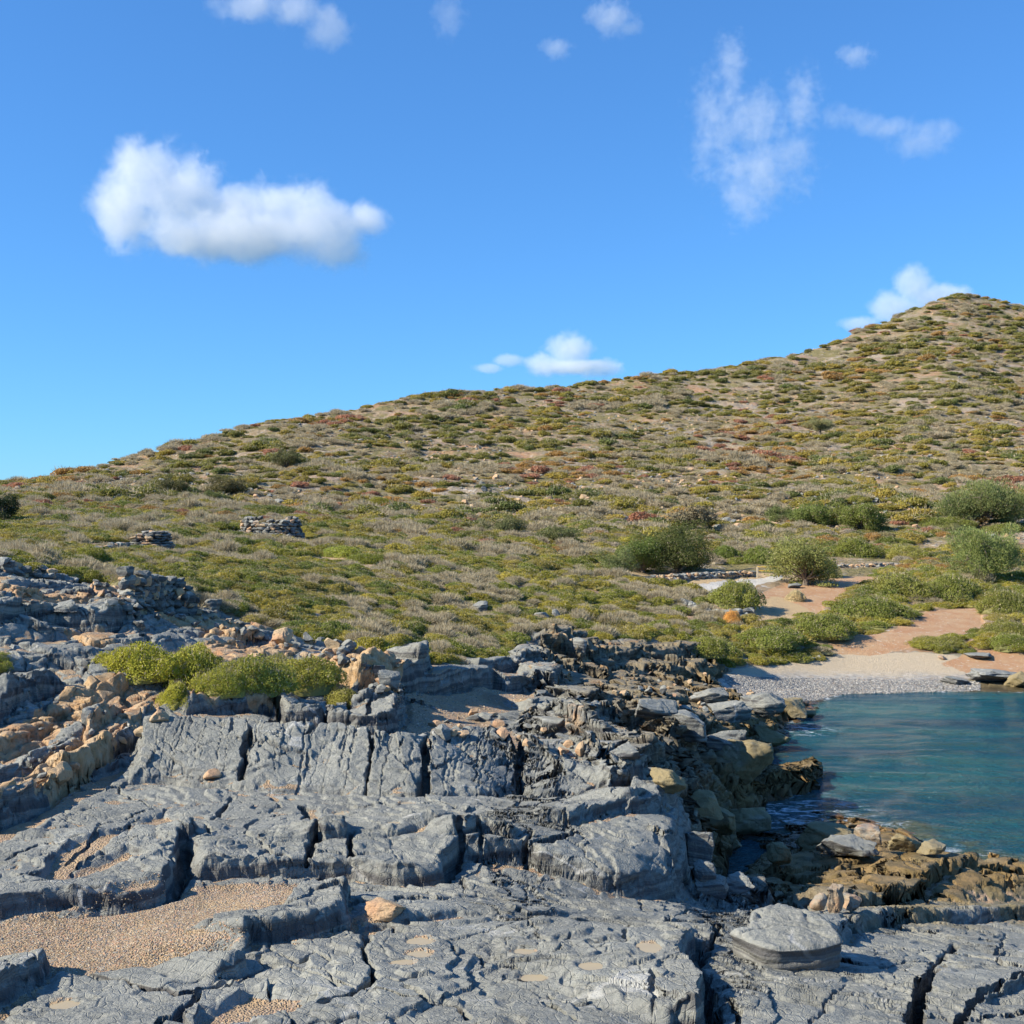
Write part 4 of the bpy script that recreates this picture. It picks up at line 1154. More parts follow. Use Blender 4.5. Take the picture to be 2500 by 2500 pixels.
rest_to_stuff(near, left_near, GREEN, DRY, 'undergrowth', 'low mat of green and grey scrub covering the slope above the rocks')
left_hill, used = place(hill, HILL, HILLD, 'hill_shrub', 'dry_hill_shrub', 60)
rest_to_stuff(hill, left_hill, HILL, HILLD, 'hillside_vegetation', 'scattered low shrubs dotting the rocky hillside')

# large bushes, by survey: base centre px, py, width, height (survey units), colour, shape, label
def bush(px, py, w, h, col, me, label, cat='bush', group=None, depth=1.0):
    if px > 1600: w, h = w*.86, h*.84
    if px > 1250: col = [col[0]*1.35, col[1]*1.25, col[2]]
    x, y, zz_ = spot(px, py)
    r_ = w/2/FPX*y; hh = h/FPX*y
    y2 = y+r_*.5*depth; x2 = x*y2/y
    g_ = float(gz(x2, y2)[0])
    return tag(link('bush', me, (x2, y2, max(min(g_, zz_+.25*hh), zz_-.1)-.05), rs.uniform(0, 6.28), ((r_*1.35, r_*.9, hh*.85/.57) if px < 760 else (r_*1.04, r_*1.0*depth, hh/.57)), tcol=[c_*1.75 for c_ in col]), label, cat, group)
lent = (.070, .098, .030); lent2 = (.095, .115, .038); bright = (.20, .20, .030)
BUSHES = [
 (262, 1298, 170, 84, bright, 'bright yellow-green bush at the left end of the row on the tan rocks'),
 (372, 1304, 180, 98, (.185, .19, .034), 'dense yellow-green bush second from left in the rock hollow'),
 (330, 1330, 84, 62, bright, 'small bright green bush spilling over the rock blocks'),
 (465, 1300, 180, 90, (.175, .18, .04), 'yellow-green bush with grey twigs in the middle of the row'),
 (560, 1312, 180, 78, (.18, .18, .042), 'olive bush with bare twigs above the grey blocks'),
 (640, 1325, 120, 48, (.17, .17, .05), 'thin low bush at the right end of the row'),
 (420, 1318, 110, 60, (.185, .19, .036), 'rounded yellow-green bush filling the front of the hollow'),
 (510, 1290, 150, 66, (.15, .15, .05), 'grey-green bush with dead twigs behind the olive one'),
 (0, 1270, 90, 40, (.15, .165, .04), 'small green bush at the left edge on grey rock'),
 (165, 1062, 110, 42, (.150, .155, .030), 'yellow-green rounded bush behind the rubble at far left'),
 (1385, 1150, 140, 56, lent2, 'green dome bush in front of the gravel track'),
 (1612, 1052, 140, 48, (.075, .095, .030), 'dark rounded bush below the flat-topped tree'),
 (1435, 1064, 90, 36, lent, 'dark green bush beyond the yellow barrier'),
 (1365, 1058, 80, 30, lent, 'dark bush right of the round tree'),
 (1712, 1056, 110, 32, (.12, .13, .045), 'light green bush at the edge of the dry field'),
 (1800, 1040, 80, 22, (.12, .12, .05), 'low olive bush left of the feathery round tree'),
 (1560, 1090, 60, 40, (.13, .15, .06), 'pale green bush beside the fig-like tree'),
 (1700, 1130, 190, 60, (.09, .105, .038), 'broad green thicket above the red earth path'),
 (1640, 1175, 200, 58, (.08, .10, .034), 'dense green thicket left of the path to the beach'),
 (1800, 1140, 170, 66, (.085, .105, .036), 'large green thicket below the feathery round tree'),
 (1560, 1212, 160, 44, (.085, .105, .034), 'dark green bush at the back left of the beach'),
 (1450, 1232, 190, 40, (.085, .108, .034), 'long low green bush spreading down to the beach'),
 (1330, 1232, 150, 36, (.09, .11, .036), 'low green bush above the layered outcrop'),
 (1890, 1165, 150, 62, (.085, .10, .035), 'green thicket at the right edge above the path'),
 (1900, 1205, 130, 46, (.10, .11, .04), 'rounded olive green bush right of the path'),
 (1770, 1228, 150, 26, (.11, .12, .045), 'flat green bush with grey twigs above the beach'),
 (1900, 1232, 130, 38, (.085, .11, .034), 'dark green bush above the rocks at the right end of the beach'),
 (1900, 1075, 80, 50, (.11, .115, .065), 'grey-green bush right of the feathery round tree'),
 (1790, 1000, 160, 26, (.08, .10, .034), 'dark green hedge-like bush below the upper feathery tree'),
 (1900, 1010, 110, 22, (.08, .10, .034), 'dark green bush at the right end of the dry field'),
 (1620, 950, 80, 18, (.10, .11, .034), 'flat green bush on the lower hillside'),
 (640, 1052, 110, 34, (.15, .175, .036), 'bright green mound right of the two pale stones'),
 (690, 1065, 100, 26, (.14, .16, .036), 'lower bright green mound beside the bare patch'),
 (715, 960, 60, 24, (.20, .19, .035), 'yellow-green bush above the stone hut'),
 (500, 975, 130, 26, (.095, .115, .034), 'long dark green bush behind the stone hut'),
 (1380, 1182, 46, 32, (.30, .19, .08), 'orange-brown dry cushion in front of the low stone wall'),
 (1395, 1146, 60, 24, (.27, .19, .10), 'brown rounded cushion behind the low stone wall'),
 (1500, 1135, 50, 24, (.24, .22, .18), 'grey cushion bush on the red earth'),
 (1378, 1190, 30, 12, (.26, .08, .07), 'small dark red bush below the orange cushion'),
]
for k_, b_ in enumerate(BUSHES):
    o_ = bush(*b_[:4], b_[4], BIG[k_ % 3], b_[5], 'bush', 'rounded bushes and thickets')

# ---------------------------------------------------------------- trees
def limb_mesh(rs_, segs):
    """tapered branching limbs: list of (p0, p1, r0, r1) -> one mesh"""
    V, F = [], []
    for p0, p1, r0, r1 in segs:
        p0 = np.array(p0, float); p1 = np.array(p1, float); d = p1-p0; d /= np.linalg.norm(d)+1e-9
        a = np.cross(d, (0.3, .8, .1)); a /= np.linalg.norm(a); b_ = np.cross(d, a)
        o = len(V)
        for p, r_ in ((p0, r0), (p1, r1)):
            for i in range(7):
                t_ = i/7*2*math.pi; V.append(p+(a*math.cos(t_)+b_*math.sin(t_))*r_*(1+.15*rs_.normal()))
        for i in range(7): F.append((o+i, o+(i+1) % 7, o+7+(i+1) % 7, o+7+i))
    return np.array(V), np.array(F)
def tree(px, py, w, h, col, label, seed, kind='round', group='small trees', nleaf=9000, trunkf=.06, lean=0, name='tree'):
    rs_ = np.random.RandomState(seed)
    x, y, zz_ = spot(px, py); W = w*1.3/FPX*y; Hh = h*1.2/FPX*y; nleaf = int(nleaf*1.5)
    segs = []; tr = Hh*.045+W*.012
    top = np.array([lean*Hh*.3, 0, Hh*trunkf])
    segs.append(((0, 0, -.15), top*.5+rs_.normal(size=3)*.02, tr*1.3, tr)); segs.append((segs[-1][1], top, tr, tr*.8))
    cl = []
    nb = 12 if kind != 'feather' else 14
    for i in range(nb):
        a = i/nb*2*math.pi+rs_.uniform(-.3, .3); rr = W*.5*math.sqrt(rs_.uniform(.1, .8))*.85
        if kind == 'flat': zc = Hh*rs_.uniform(.55, .8)
        else: zc = Hh*(trunkf+.06+(.94-trunkf-.2)*rs_.uniform(0, 1)*math.sqrt(max(.05, 1-(rr/(W*.5))**2)))
        c = np.array([rr*math.cos(a), rr*math.sin(a), zc])+np.array([lean*Hh*.4, 0, 0])
        mid = (top+c)/2+rs_.normal(size=3)*W*.04
        segs.append((top, mid, tr*.55, tr*.35)); segs.append((mid, c, tr*.35, tr*.12))
        for q in range(4):
            e_ = c+rs_.normal(size=3)*W*.09; segs.append((c, e_, tr*.12, tr*.04))
            cl.append((e_, W*rs_.uniform(.09, .16)))
        cl.append((c, W*rs_.uniform(.15, .23)))
    cen = np.array([c for c, r_ in cl]); rad = np.array([r_ for c, r_ in cl])
    ids = rs_.choice(len(cl), nleaf, p=rad**2/np.sum(rad**2))
    d = rs_.normal(size=(nleaf, 3)); d /= np.linalg.norm(d, axis=1)[:, None]
    P_ = cen[ids]+d*(rad[ids]*(1-np.abs(rs_.normal(size=nleaf))*.25))[:, None]*np.array([1.05, 1.05, .8])
    P_ *= (1+.08*pn3(P_[:, 0]*3/W*2, P_[:, 1]*3/W*2, P_[:, 2]*3/W*2, seed % 50))[:, None]
    P_[:, 2] = np.maximum(P_[:, 2], Hh*.05*rs_.rand(nleaf))
    ls = W*(.011 if kind != 'feather' else .009)*math.sqrt(14000/nleaf)*1.3
    if kind == 'feather':
        dd = d+np.array([0, 0, .9])+rs_.normal(size=d.shape)*.25
        V, F = twig_quads(rs_, P_, dd, W*.022, W*.0042)
    else:
        V, F = leaf_quads(rs_, P_, d+np.array([0, 0, .3]), ls)
    br = rs_.rand(len(cl))
    lf = np.repeat(.5*br[ids]+.5*rs_.rand(nleaf), 4); dr = np.repeat((rs_.rand(nleaf) < .04).astype(float), 4)
    root = bpy.data.objects.new(name, None); scene.collection.objects.link(root); root.location = (x, y, zz_); root.empty_display_size = .3
    tag(root, label, 'tree', group)
    VV, FF = limb_mesh(rs_, segs)
    link('trunk', mesh_from('trunk', VV, FF, [m_bark], smooth=True), parent=root)
    link('crown', mesh_from('crown', V, F, [m_leaf], {'lf': lf, 'dry': dr}), parent=root, tcol=[c_*1.5 for c_ in col])
    return root
tree(1278, 1080, 116, 86, (.068, .082, .030), 'round dark green tree shading the dry field by the track', 1, nleaf=26000)
tree(1212, 1080, 84, 66, (.085, .115, .034), 'lighter green tree just left of the round dark tree', 2, nleaf=14000)
tree(1165, 1082, 52, 46, (.12, .145, .065), 'small pale green tree left of the dry field', 3, nleaf=8000)
tree(1520, 1104, 108, 76, (.16, .175, .065), 'pale green fig-like tree behind the barrier sign', 4, nleaf=15000, trunkf=.12)
tree(1858, 1098, 104, 100, (.155, .19, .075), 'rounded feathery pale green tree above the thickets', 5, 'feather', nleaf=26000, trunkf=.14)
tree(1855, 988, 118, 66, (.125, .15, .065), 'upper feathery tree higher on the slope at right', 6, 'feather', nleaf=22000, trunkf=.12)
tree(1592, 990, 46, 32, (.125, .14, .035), 'small rounded tree left of the flat-topped tree', 7, nleaf=7000)
tree(1630, 1006, 82, 38, (.10, .12, .035), 'small flat-topped tree with visible trunks', 8, 'flat', nleaf=12000)
tree(1547, 825, 38, 36, (.19, .19, .10), 'lone pale olive tree high on the hillside', 9, nleaf=7000, trunkf=.3)
tree(539, 886, 40, 38, (.085, .09, .045), 'lone dark tree on the left shoulder of the hill', 10, nleaf=7000)
tree(325, 940, 48, 34, (.085, .085, .04), 'rounded dark tree lower left of the lone tree', 11, nleaf=8000)
tree(426, 936, 56, 34, (.09, .085, .045), 'wide dark tree above the dark hedge of scrub', 12, nleaf=9000)
tree(400, 950, 30, 24, (.10, .12, .05), 'small green tree with bare stems beside the wide dark tree', 13, nleaf=4000)
tree(8, 990, 50, 62, (.022, .035, .018), 'dark narrow conifer at the left edge', 14, nleaf=9000, trunkf=.1)
tree(1470, 985, 44, 34, (.10, .125, .05), 'small bushy green tree up the slope behind the barrier', 15, nleaf=6000)
tree(1530, 992, 70, 36, (.11, .14, .045), 'broad green tree beside the rocky gully', 16, nleaf=9000, trunkf=.12)
tree(1050, 1030, 60, 36, (.10, .115, .055), 'grey-green tree left of the dry field', 17, nleaf=8000)
tree(1310, 1003, 60, 44, (.16, .14, .10), 'thin half-bare tree behind the round dark tree', 18, nleaf=2500, trunkf=.3)
tree(950, 1010, 70, 34, (.10, .11, .055), 'low grey-green tree in the scrub left of centre', 19, nleaf=8000)
print('trees', time.time()-T0)
# ---------------------------------------------------------------- rocks and stonework
def stone_material(name, tanv=0.0, olive=0.0, attr=False):
    t = NT(name); P = t.pos()
    base, n2, n3 = rock_colour(t, P)
    tanc = t.mix(t.rng(t.noise(P, 3, 4), .4, .62), (.42, .31, .185), (.42, .255, .15))
    if attr:
        tv = t.attr('tan'); base = t.mix(1, base, t.attrc('shade'), 'MULTIPLY')
    else:
        tv = t.n('ShaderNodeValue'); tv.outputs[0].default_value = tanv; tv = tv.outputs[0]
    base = t.mix(t.rng(t.m('ADD', tv, t.m('MULTIPLY', t.m('SUBTRACT', n2, .5), .5)), .42, .58), base, tanc)
    if olive:
        base = t.mix(t.m('MULTIPLY', olive, t.rng(t.noise(P, 2.1, 4), .3, .5, .5, 1)), base, t.mix(t.noise(P, 4, 4), (.15, .12, .055), (.32, .25, .13)))
    hh = t.m('ADD', t.m('MULTIPLY', t.noise(P, 9, 7, .68), .9), t.m('MULTIPLY', t.noise(P, 45, 4, .7), .28))
    t.bsdf(base, .8, t.bump(hh, .8, .05), .35)
    return t.mat
m_stone = stone_material('stone grey'); m_tan = stone_material('stone tan', .95); m_olive = stone_material('stone olive', 0, .95); m_mix = stone_material('stones mixed', attr=True)
m_halftan = stone_material('stone part tan', .5)

def ico(sub):
    import bmesh
    bm = bmesh.new(); bmesh.ops.create_icosphere(bm, subdivisions=sub, radius=1)
    V = np.array([v.co for v in bm.verts]); F = np.array([[v.index for v in f.verts] for f in bm.faces]); bm.free(); return V, F
ICO = {s: ico(s) for s in (1, 2, 3, 5, 6)}
def rock_arrays(seed, sub=3, cuts=9, rough=.05, boxy=.6, strata=0.0):
    rs_ = np.random.RandomState(seed); V, F = ICO[sub]; V = V.copy()
    V = np.sign(V)*np.abs(V)**(1-boxy*.45)
    V /= np.maximum(np.abs(V).max(1), 1e-6)[:, None]**.5
    for k in range(cuts):
        n = rs_.normal(size=3); n /= np.linalg.norm(n); d = rs_.uniform(.55, .85)
        s = V@n-d; V = V-np.clip(s, 0, None)[:, None]*n
    if sub >= 3:
        fr = 2.0
        nz = sum(pn3(V[:, 0]*fr*2**o+seed, V[:, 1]*fr*2**o, V[:, 2]*fr*2**o, o+3)*.5**o for o in range(4 if sub > 3 else 2))
        V = V*(1+rough*nz[:, None])
        if strata: V[:, :2] *= (1+strata*pn3(V[:, 0]*.6, V[:, 1]*.6, V[:, 2]*9+seed, 8)+strata*.6*pn3(V[:, 0], V[:, 1], V[:, 2]*22, 9))[:, None]
        if sub >= 5:   # cracks
            d1, d2, ox, oy, c = vor2(V[:, 0]*1.6+V[:, 2]+seed, V[:, 1]*1.6-V[:, 2]*1.3, seed % 40)
            V = V*(1-.07*np.exp(-((d2-d1)/.06)**2)+.04*(RND[3][c]-.5))[:, None]
            V = V*(1+.012*pn3(V[:, 0]*14, V[:, 1]*14, V[:, 2]*14, 4))[:, None]
    return V, F
def rock(px, py, w, h, mat, label, seed, cat='boulder', name='boulder', group=None, sub=5, boxy=.6, strata=0.0, dd=1.0, rz=None, tilt=0, sink=.12, cuts=9):
    V, F = rock_arrays(seed, sub, cuts, .11, boxy, strata)
    if h > w*1.2: V[:, 2] = np.sign(V[:, 2])*np.abs(V[:, 2])**.45; V[:, :2] *= (1+.35*pn3(V[:, 0]*2+seed, V[:, 1]*2, V[:, 2]*2.2, 3)+.12*pn3(V[:, 0]*7, V[:, 1]*7, V[:, 2]*7, 5))[:, None]
    V = V/np.abs(V).max(0)
    x, y, zz_ = spot(px, py)
    if px < 760 and 1140 < py < 1330: w, h, sink = w*.7, h*.62, .3
    W = w/2/FPX*y; Hh = h/FPX*y
    y2 = y+W*.6*dd; x2 = x*y2/y
    sc_ = (W*1.03, W*dd, Hh*.5*(1+sink))
    me = mesh_from(name, V*np.array(sc_), F, [mat], smooth=True)
    o = link(name, me, (x2, y2, zz_+Hh*.5*(1-sink)), 0 if rz is None else rz)
    o.rotation_euler = (0, tilt, rz or 0)
    return tag(o, label, cat, group)

# slab with its own outline: top polygon from the survey, vertical broken sides
def slab_thing(pts, z_top, thick, mat, label, name='rock_slab', cat='rock', seed=0):
    import bmesh
    W = []
    for px, py in pts:
        Dd = (H_CAM-z_top)*FPX/(py-966); W.append(((px-966)/FPX*Dd, Dd))
    W = np.array(W); c = W.mean(0)
    n_r, n_a, n_s = 46, 260, 46
    # closed outline resampled
    seg = np.linalg.norm(np.roll(W, -1, 0)-W, axis=1); cum = np.concatenate([[0], np.cumsum(seg)])
    t_ = np.linspace(0, cum[-1], n_a, endpoint=False); Wc = np.concatenate([W, W[:1]])
    ox = np.interp(t_, cum, Wc[:, 0]); oy = np.interp(t_, cum, Wc[:, 1])
    k = np.exp(-.5*(np.arange(-6, 7)/1.1)**2); k /= k.sum()
    ox = np.convolve(np.concatenate([ox[-6:], ox, ox[:6]]), k, 'valid'); oy = np.convolve(np.concatenate([oy[-6:], oy, oy[:6]]), k, 'valid')
    R = np.stack([ox, oy], 1)-c
    V = []
    for i in range(n_r):            # top
        f = (i/(n_r-1))
        edge = max(0, (f-.86)/.14)
        V.append(np.concatenate([R*f*(1-.02*edge), np.full((n_a, 1), -thick*.14*edge**2)], 1))
    for i in range(1, n_s):         # side, slightly undercut
        f = i/(n_s-1)
        V.append(np.concatenate([R*(.985-.07*f+.015*math.sin(f*9+1)), np.full((n_a, 1), -thick*(.14+.86*f))], 1))
    V = np.array(V); nt = V.shape[0]
    X_, Y_, Z_ = V[..., 0]+c[0], V[..., 1]+c[1], V[..., 2]
    topm = (np.arange(nt) < n_r)[:, None]
    V[..., 2] += np.where(topm, fbm2(X_*3.2, Y_*4.5, 6, 11+seed, .6)*.042-.02*np.exp(-(np.abs(pn2(X_*1.9+seed, Y_*3.1, 12))/.05)**2), 0)
    sd = np.where(topm, 0, pn3(X_*3, Y_*3, Z_*26, 13)*.020+pn3(X_*9, Y_*9, Z_*8, 14)*.014)
    dirv = R/np.linalg.norm(R, axis=1)[:, None]
    V[..., 0] += sd*dirv[None, :, 0]; V[..., 1] += sd*dirv[None, :, 1]
    V = V.reshape(-1, 3)
    F = []
    ii, jj = np.meshgrid(np.arange(nt-1), np.arange(n_a), indexing='ij')
    j2 = (jj+1) % n_a
    F = np.stack([ii*n_a+jj, (ii+1)*n_a+jj, (ii+1)*n_a+j2, ii*n_a+j2], -1).reshape(-1, 4)
    me = mesh_from(name, V, F, [mat], smooth=True)
    o = link(name, me, (c[0], c[1], z_top)); return tag(o, label, cat)
q = spot(1440, 1822)
blk = [(1467, 1700), (1510, 1706), (1546, 1718), (1571, 1740), (1590, 1762), (1592, 1771), (1560, 1779), (1525, 1782), (1467, 1786), (1438, 1782), (1413, 1771), (1377, 1752), (1409, 1746), (1416, 1714)]
slab_thing(blk, q[2]+.135, .2, m_stone, 'flat-topped pale grey slab lying on the pavement above the deep crack')

# boulders along the water
BO = [
 (1345, 1700, 70, 44, m_stone, 'dark block in the gully left of the flat-topped slab'),
 (1392, 1690, 60, 34, m_stone, 'small dark block in the gully behind the slab'),
 (1325, 1680, 50, 50, m_stone, 'angular block at the foot of the big ledge'),
 (1352, 1588, 96, 62, m_olive, 'olive-brown cracked boulder left of the small inlet'),
 (1405, 1592, 100, 56, m_olive, 'largest olive boulder beside the inlet pool'),
 (1380, 1612, 44, 26, m_olive, 'small dark olive boulder at the pool edge'),
 (1466, 1642, 50, 42, m_olive, 'squat olive boulder on the near side of the pool'),
 (1312, 1640, 66, 66, m_stone, 'tall dark grey block at the left of the pool'),
 (1325, 1545, 80, 50, m_olive, 'brown boulder below the olive ledges'),
 (1555, 1600, 110, 44, m_olive, 'long olive islet rock washed by the waves'),
 (1632, 1602, 60, 38, m_halftan, 'pale rounded boulder on top of the islet rocks'),
 (1590, 1625, 120, 40, m_stone, 'grey boulder in front of the pale one'),
 (1710, 1612, 70, 36, m_olive, 'dark wet rock at the outer tip of the islet'),
 (1760, 1618, 56, 26, m_olive, 'low golden-brown rock reaching into the foam'),
 (1400, 1480, 110, 84, m_olive, 'large brown boulder at the waterline in front of the rocky point'),
 (1370, 1430, 90, 56, m_stone, 'dark cracked block above the waterline boulder'),
 (1450, 1415, 80, 40, m_olive, 'dark boulder cluster on the rocky point'),
 (1445, 1360, 90, 50, m_stone, 'dark rounded boulder near the tip of the point'),
 (1490, 1352, 60, 34, m_olive, 'olive rock at the tip of the point'),
 (1380, 1370, 90, 44, m_stone, 'dark grey block in the middle of the rocky point'),
 (1300, 1400, 110, 54, m_stone, 'big charcoal block at the centre of the point'),
 (1235, 1375, 90, 40, m_stone, 'charcoal block left of the big one on the point'),
 (1340, 1330, 80, 30, m_stone, 'low dark block behind the point'),
 (1180, 1440, 60, 34, m_stone, 'grey block above the brown ledges'),
 (1525, 1362, 36, 16, m_olive, 'low rock awash beyond the tip of the point'),
 (1260, 1500, 70, 44, m_olive, 'brown block on the ledge above the inlet'),
 (1575, 1722, 36, 52, m_halftan, 'upright orange-stained stone standing in the rocks'),
 (1606, 1724, 42, 30, m_halftan, 'short orange-stained stone right of the upright one'),
 (1545, 1718, 34, 28, m_halftan, 'tan broken stone left of the upright orange one'),
 (728, 1738, 78, 34, m_tan, 'bright orange rock lying at the end of the gravel'),
 (302, 1366, 36, 28, m_tan, 'pale rounded rock above the sloping slabs'),
 (268, 1392, 26, 22, m_tan, 'pinkish rock in the shade of the tan ridge'),
 (112, 1488, 42, 44, m_tan, 'orange block second along the tan ridge'),
 (402, 1474, 34, 20, m_tan, 'small orange rock at the foot of the sloping slabs'),
 (262, 1188, 40, 26, m_stone, 'rounded dark stone below the rubble wall'),
 (120, 1160, 90, 40, m_stone, 'large grey block with a white vein in the tan outcrop'),
 (530, 1215, 60, 50, m_tan, 'tan rounded rock above the yellow-green bushes'),
 (400, 1150, 50, 40, m_stone, 'grey block in the rubble slope'),
 (735, 1302, 60, 60, m_stone, 'dark leaning rock at the edge of the sandy hollow'),
 (1095, 1150+82, 30, 30, m_stone, 'dark knob of rock beside the footpath gap'),
 (906, 1158, 36, 24, m_stone, 'blue-grey stone showing through the scrub'),
 (945, 1160, 30, 12, m_stone, 'flat grey stone beside the blue-grey one'),
 (1022, 1172, 30, 18, m_stone, 'blue-grey stone above the outcrop in the scrub'),
 (1048, 1170, 18, 20, m_stone, 'small grey stone right of the scrub stones'),
 (575, 1046, 12, 13, m_stone, 'grey rounded stone on the bare patch'),
 (588, 1047, 13, 12, m_halftan, 'pale tan stone right of the grey rounded one'),
 (1078, 1214, 9, 8, m_tan, 'tiny white stone on the scrub edge'),
 (1515, 1246, 16, 10, m_halftan, 'stone at the top left of the beach'),
 (1526, 1248, 20, 8, m_stone, 'flat grey stone on the upper beach'),
 (1541, 1246, 13, 9, m_stone, 'rounded grey stone right of the flat beach stone'),
 (1778, 1246, 14, 8, m_halftan, 'pale stone on the upper beach at right'),
 (1850, 1245, 60, 12, m_stone, 'low slab in the red earth by the beach'),
 (1880, 1290, 110, 26, m_stone, 'dark layered rock at the right end of the beach'),
 (1800, 1292, 50, 14, m_stone, 'small dark rocks by the water at right'),
 (1925, 1300, 60, 34, m_olive, 'brown rock at the waterline on the right edge'),
 (1500, 1110, 30, 10, m_stone, 'grey rock below the fig-like tree'),
 (620, 1335, 10, 5, m_stone, 'small loose stone on the block'),
]
for k_, b_ in enumerate(BO):
    px, py, w, h, mt, lb = b_
    strat = .03 if h < w*.7 and w > 60 else 0.01
    rock(px, py, w, h, mt, lb, 700+k_*7, sub=5 if w > 34 else 3, boxy=.75 if w > 50 else .4, strata=strat, group=None, dd=.8 if w > 60 else 1.0, tilt=rs.uniform(-.12, .12), name='boulder' if w > 30 else 'stone', cat='boulder' if w > 30 else 'stone', cuts=12)
print('boulders', time.time()-T0)

# dry-stone work: many stones in one wall
SV = [rock_arrays(900+i, 2, 10, 0, .8) for i in range(14)]
SV = [(v/np.abs(v).max(0), f) for v, f in SV]
def wall_mesh(name, stones):
    """stones: list of (x, y, z, sx, sy, sz, rz, tan, shade)"""
    Vs, Fs, ta, sh = [], [], [], []; off = 0
    for i, (x, y, z_, sx_, sy_, sz_, rz, tn, sd_) in enumerate(stones):
        v, f = SV[i % len(SV)]
        c, s = math.cos(rz), math.sin(rz)
        v = v*np.array([sx_, sy_, sz_]); tl = rs.normal()*.12
        v = np.stack([v[:, 0]*c-v[:, 1]*s, v[:, 0]*s+v[:, 1]*c, v[:, 2]+v[:, 0]*tl], 1)+np.array([x, y, z_])
        Vs.append(v); Fs.append(f+off); off += len(v)
        ta.append(np.full(len(v), tn)); sh.append(np.full((len(v), 3), sd_))
    return mesh_from(name, np.concatenate(Vs), np.concatenate(Fs), [m_mix], {'tan': np.concatenate(ta), 'shade': np.concatenate(sh)})
def tanpick(): return 1.0 if rs.rand() < .16 else (.5 if rs.rand() < .15 else 0.0)
def hut(px, py, wpx, hpx, label, seed, gap=None, name='stone_hut'):
    x, y, zz_ = spot(px, py); R_ = wpx/2/FPX*y; Hh = hpx/FPX*y; y += R_
    st = []
    lay = max(6, int(Hh/.14)); dz = Hh/lay
    for L_ in range(lay+1):
        for ring in (0, 1):
            rr = R_*(1.12-.22*L_/lay+.04*math.sin(L_*1.7))-ring*.24
            n = int(2*math.pi*rr/.26)
            for i in range(n):
                a = (i+.5*(L_ % 2)+rs.uniform(-.25, .25))/n*2*math.pi
                top = Hh*(1+.16*math.sin(a*2+seed)+.09*math.sin(a*5)+.07*math.sin(a*11))
                if gap and gap[0] < a % 6.283 < gap[1]: top *= .3
                z_ = L_*dz
                if z_ > top-dz*.4+rs.uniform(-.03, .03): continue
                st.append((x+rr*math.cos(a)*1.0, y+rr*math.sin(a)*.85, zz_+z_+dz*.4-.05, .17*rs.uniform(.7, 1.3), .13*rs.uniform(.8, 1.2), dz*.62*rs.uniform(.8, 1.15), a+math.pi/2, tanpick(), rs.uniform(.55, 1.25)))
    o = link(name, wall_mesh(name, st))
    return o
# keep world coordinates in the mesh but put the origin at the base
def rebase(o, p):
    o.data.transform(Matrix.Translation((-p[0], -p[1], -p[2]))); o.location = p; return o
p_ = spot(500, 1017); o = hut(500, 1017, 108, 38, '', 1); rebase(o, p_); tag(o, 'round dry stone hut of dark stones standing in the scrub', 'hut')
p_ = spot(262, 1036); o = hut(262, 1034, 84, 30, '', 3, (2.2, 4.4), 'ruined_stone_hut'); rebase(o, p_); tag(o, 'half collapsed round stone enclosure left of the intact hut', 'ruin')

def wall_line(pts, hgt, th, name, label, tanp=.16, st_size=.13, offy=0.0, cat='wall', grp=None):
    W = [spot(*p) for p in pts]; st = []
    for (x0, y0, z0), (x1, y1, z1) in zip(W[:-1], W[1:]):
        ln = math.hypot(x1-x0, y1-y0); n = max(2, int(ln/(st_size*1.5))); lay = max(2, int(hgt/(st_size*1.05)))
        az = math.atan2(y1-y0, x1-x0)
        for L_ in range(lay):
            for i in range(n):
                for row in range(max(1, int(th/(st_size*1.7)))):
                    t_ = (i+rs.uniform(.1, .9))/n
                    if L_ == lay-1 and rs.rand() < .35: continue
                    xx_ = x0+(x1-x0)*t_; yy_ = y0+(y1-y0)*t_+row*st_size*1.6+offy
                    zg = min(z0, z1)+(abs(z1-z0)*(t_ if z1 > z0 else 1-t_))
                    s_ = st_size*rs.uniform(.75, 1.45)
                    st.append((xx_, yy_, zg+L_*st_size*1.05+rs.uniform(-.03, .03), s_, s_*.85, s_*.68, az+rs.normal()*.3, 1.0 if rs.rand() < tanp else 0.0, rs.uniform(.6, 1.35)))
    o = link(name, wall_mesh(name, st)); rebase(o, W[0]); return tag(o, label, cat, grp)
wall_line([(228, 1130), (262, 1138), (310, 1152), (362, 1158)], .62, .5, 'dry_stone_wall', 'rough dry stone wall of dark rounded stones on the rubble slope', .12, .105)
wall_line([(0, 1075), (40, 1085), (100, 1092)], .28, .4, 'dry_stone_wall', 'short heap-like dry stone wall at the left edge', .3, .10)
wall_line([(1288, 1142), (1320, 1158), (1345, 1166), (1388, 1166), (1422, 1160)], .45, .6, 'dry_stone_wall', 'low tumbled stone wall between the dome bush and the thicket', .12, .16)
wall_line([(1232, 1099), (1300, 1095), (1400, 1090), (1425, 1089)], .42, .8, 'dry_stone_wall', 'low bank of tan stones along the gravel track', .45, .11)
wall_line([(1560, 1072), (1640, 1070), (1690, 1068)], .3, .6, 'dry_stone_wall', 'low stony terrace edge right of the fig-like tree', .45, .10)
wall_line([(398, 1018), (350, 1030)], .2, .4, 'dry_stone_wall', 'small line of tan stones between the two ruins', .4, .10)
wall_line([(180, 1045), (235, 1036)], .2, .4, 'dry_stone_wall', 'tan rubble at the left foot of the ruined enclosure', .5, .11)
wall_line([(1000, 1185), (1060, 1210), (1085, 1226)], .2, .3, 'dry_stone_wall', 'thin line of stones running down to the layered outcrop', .5, .10)

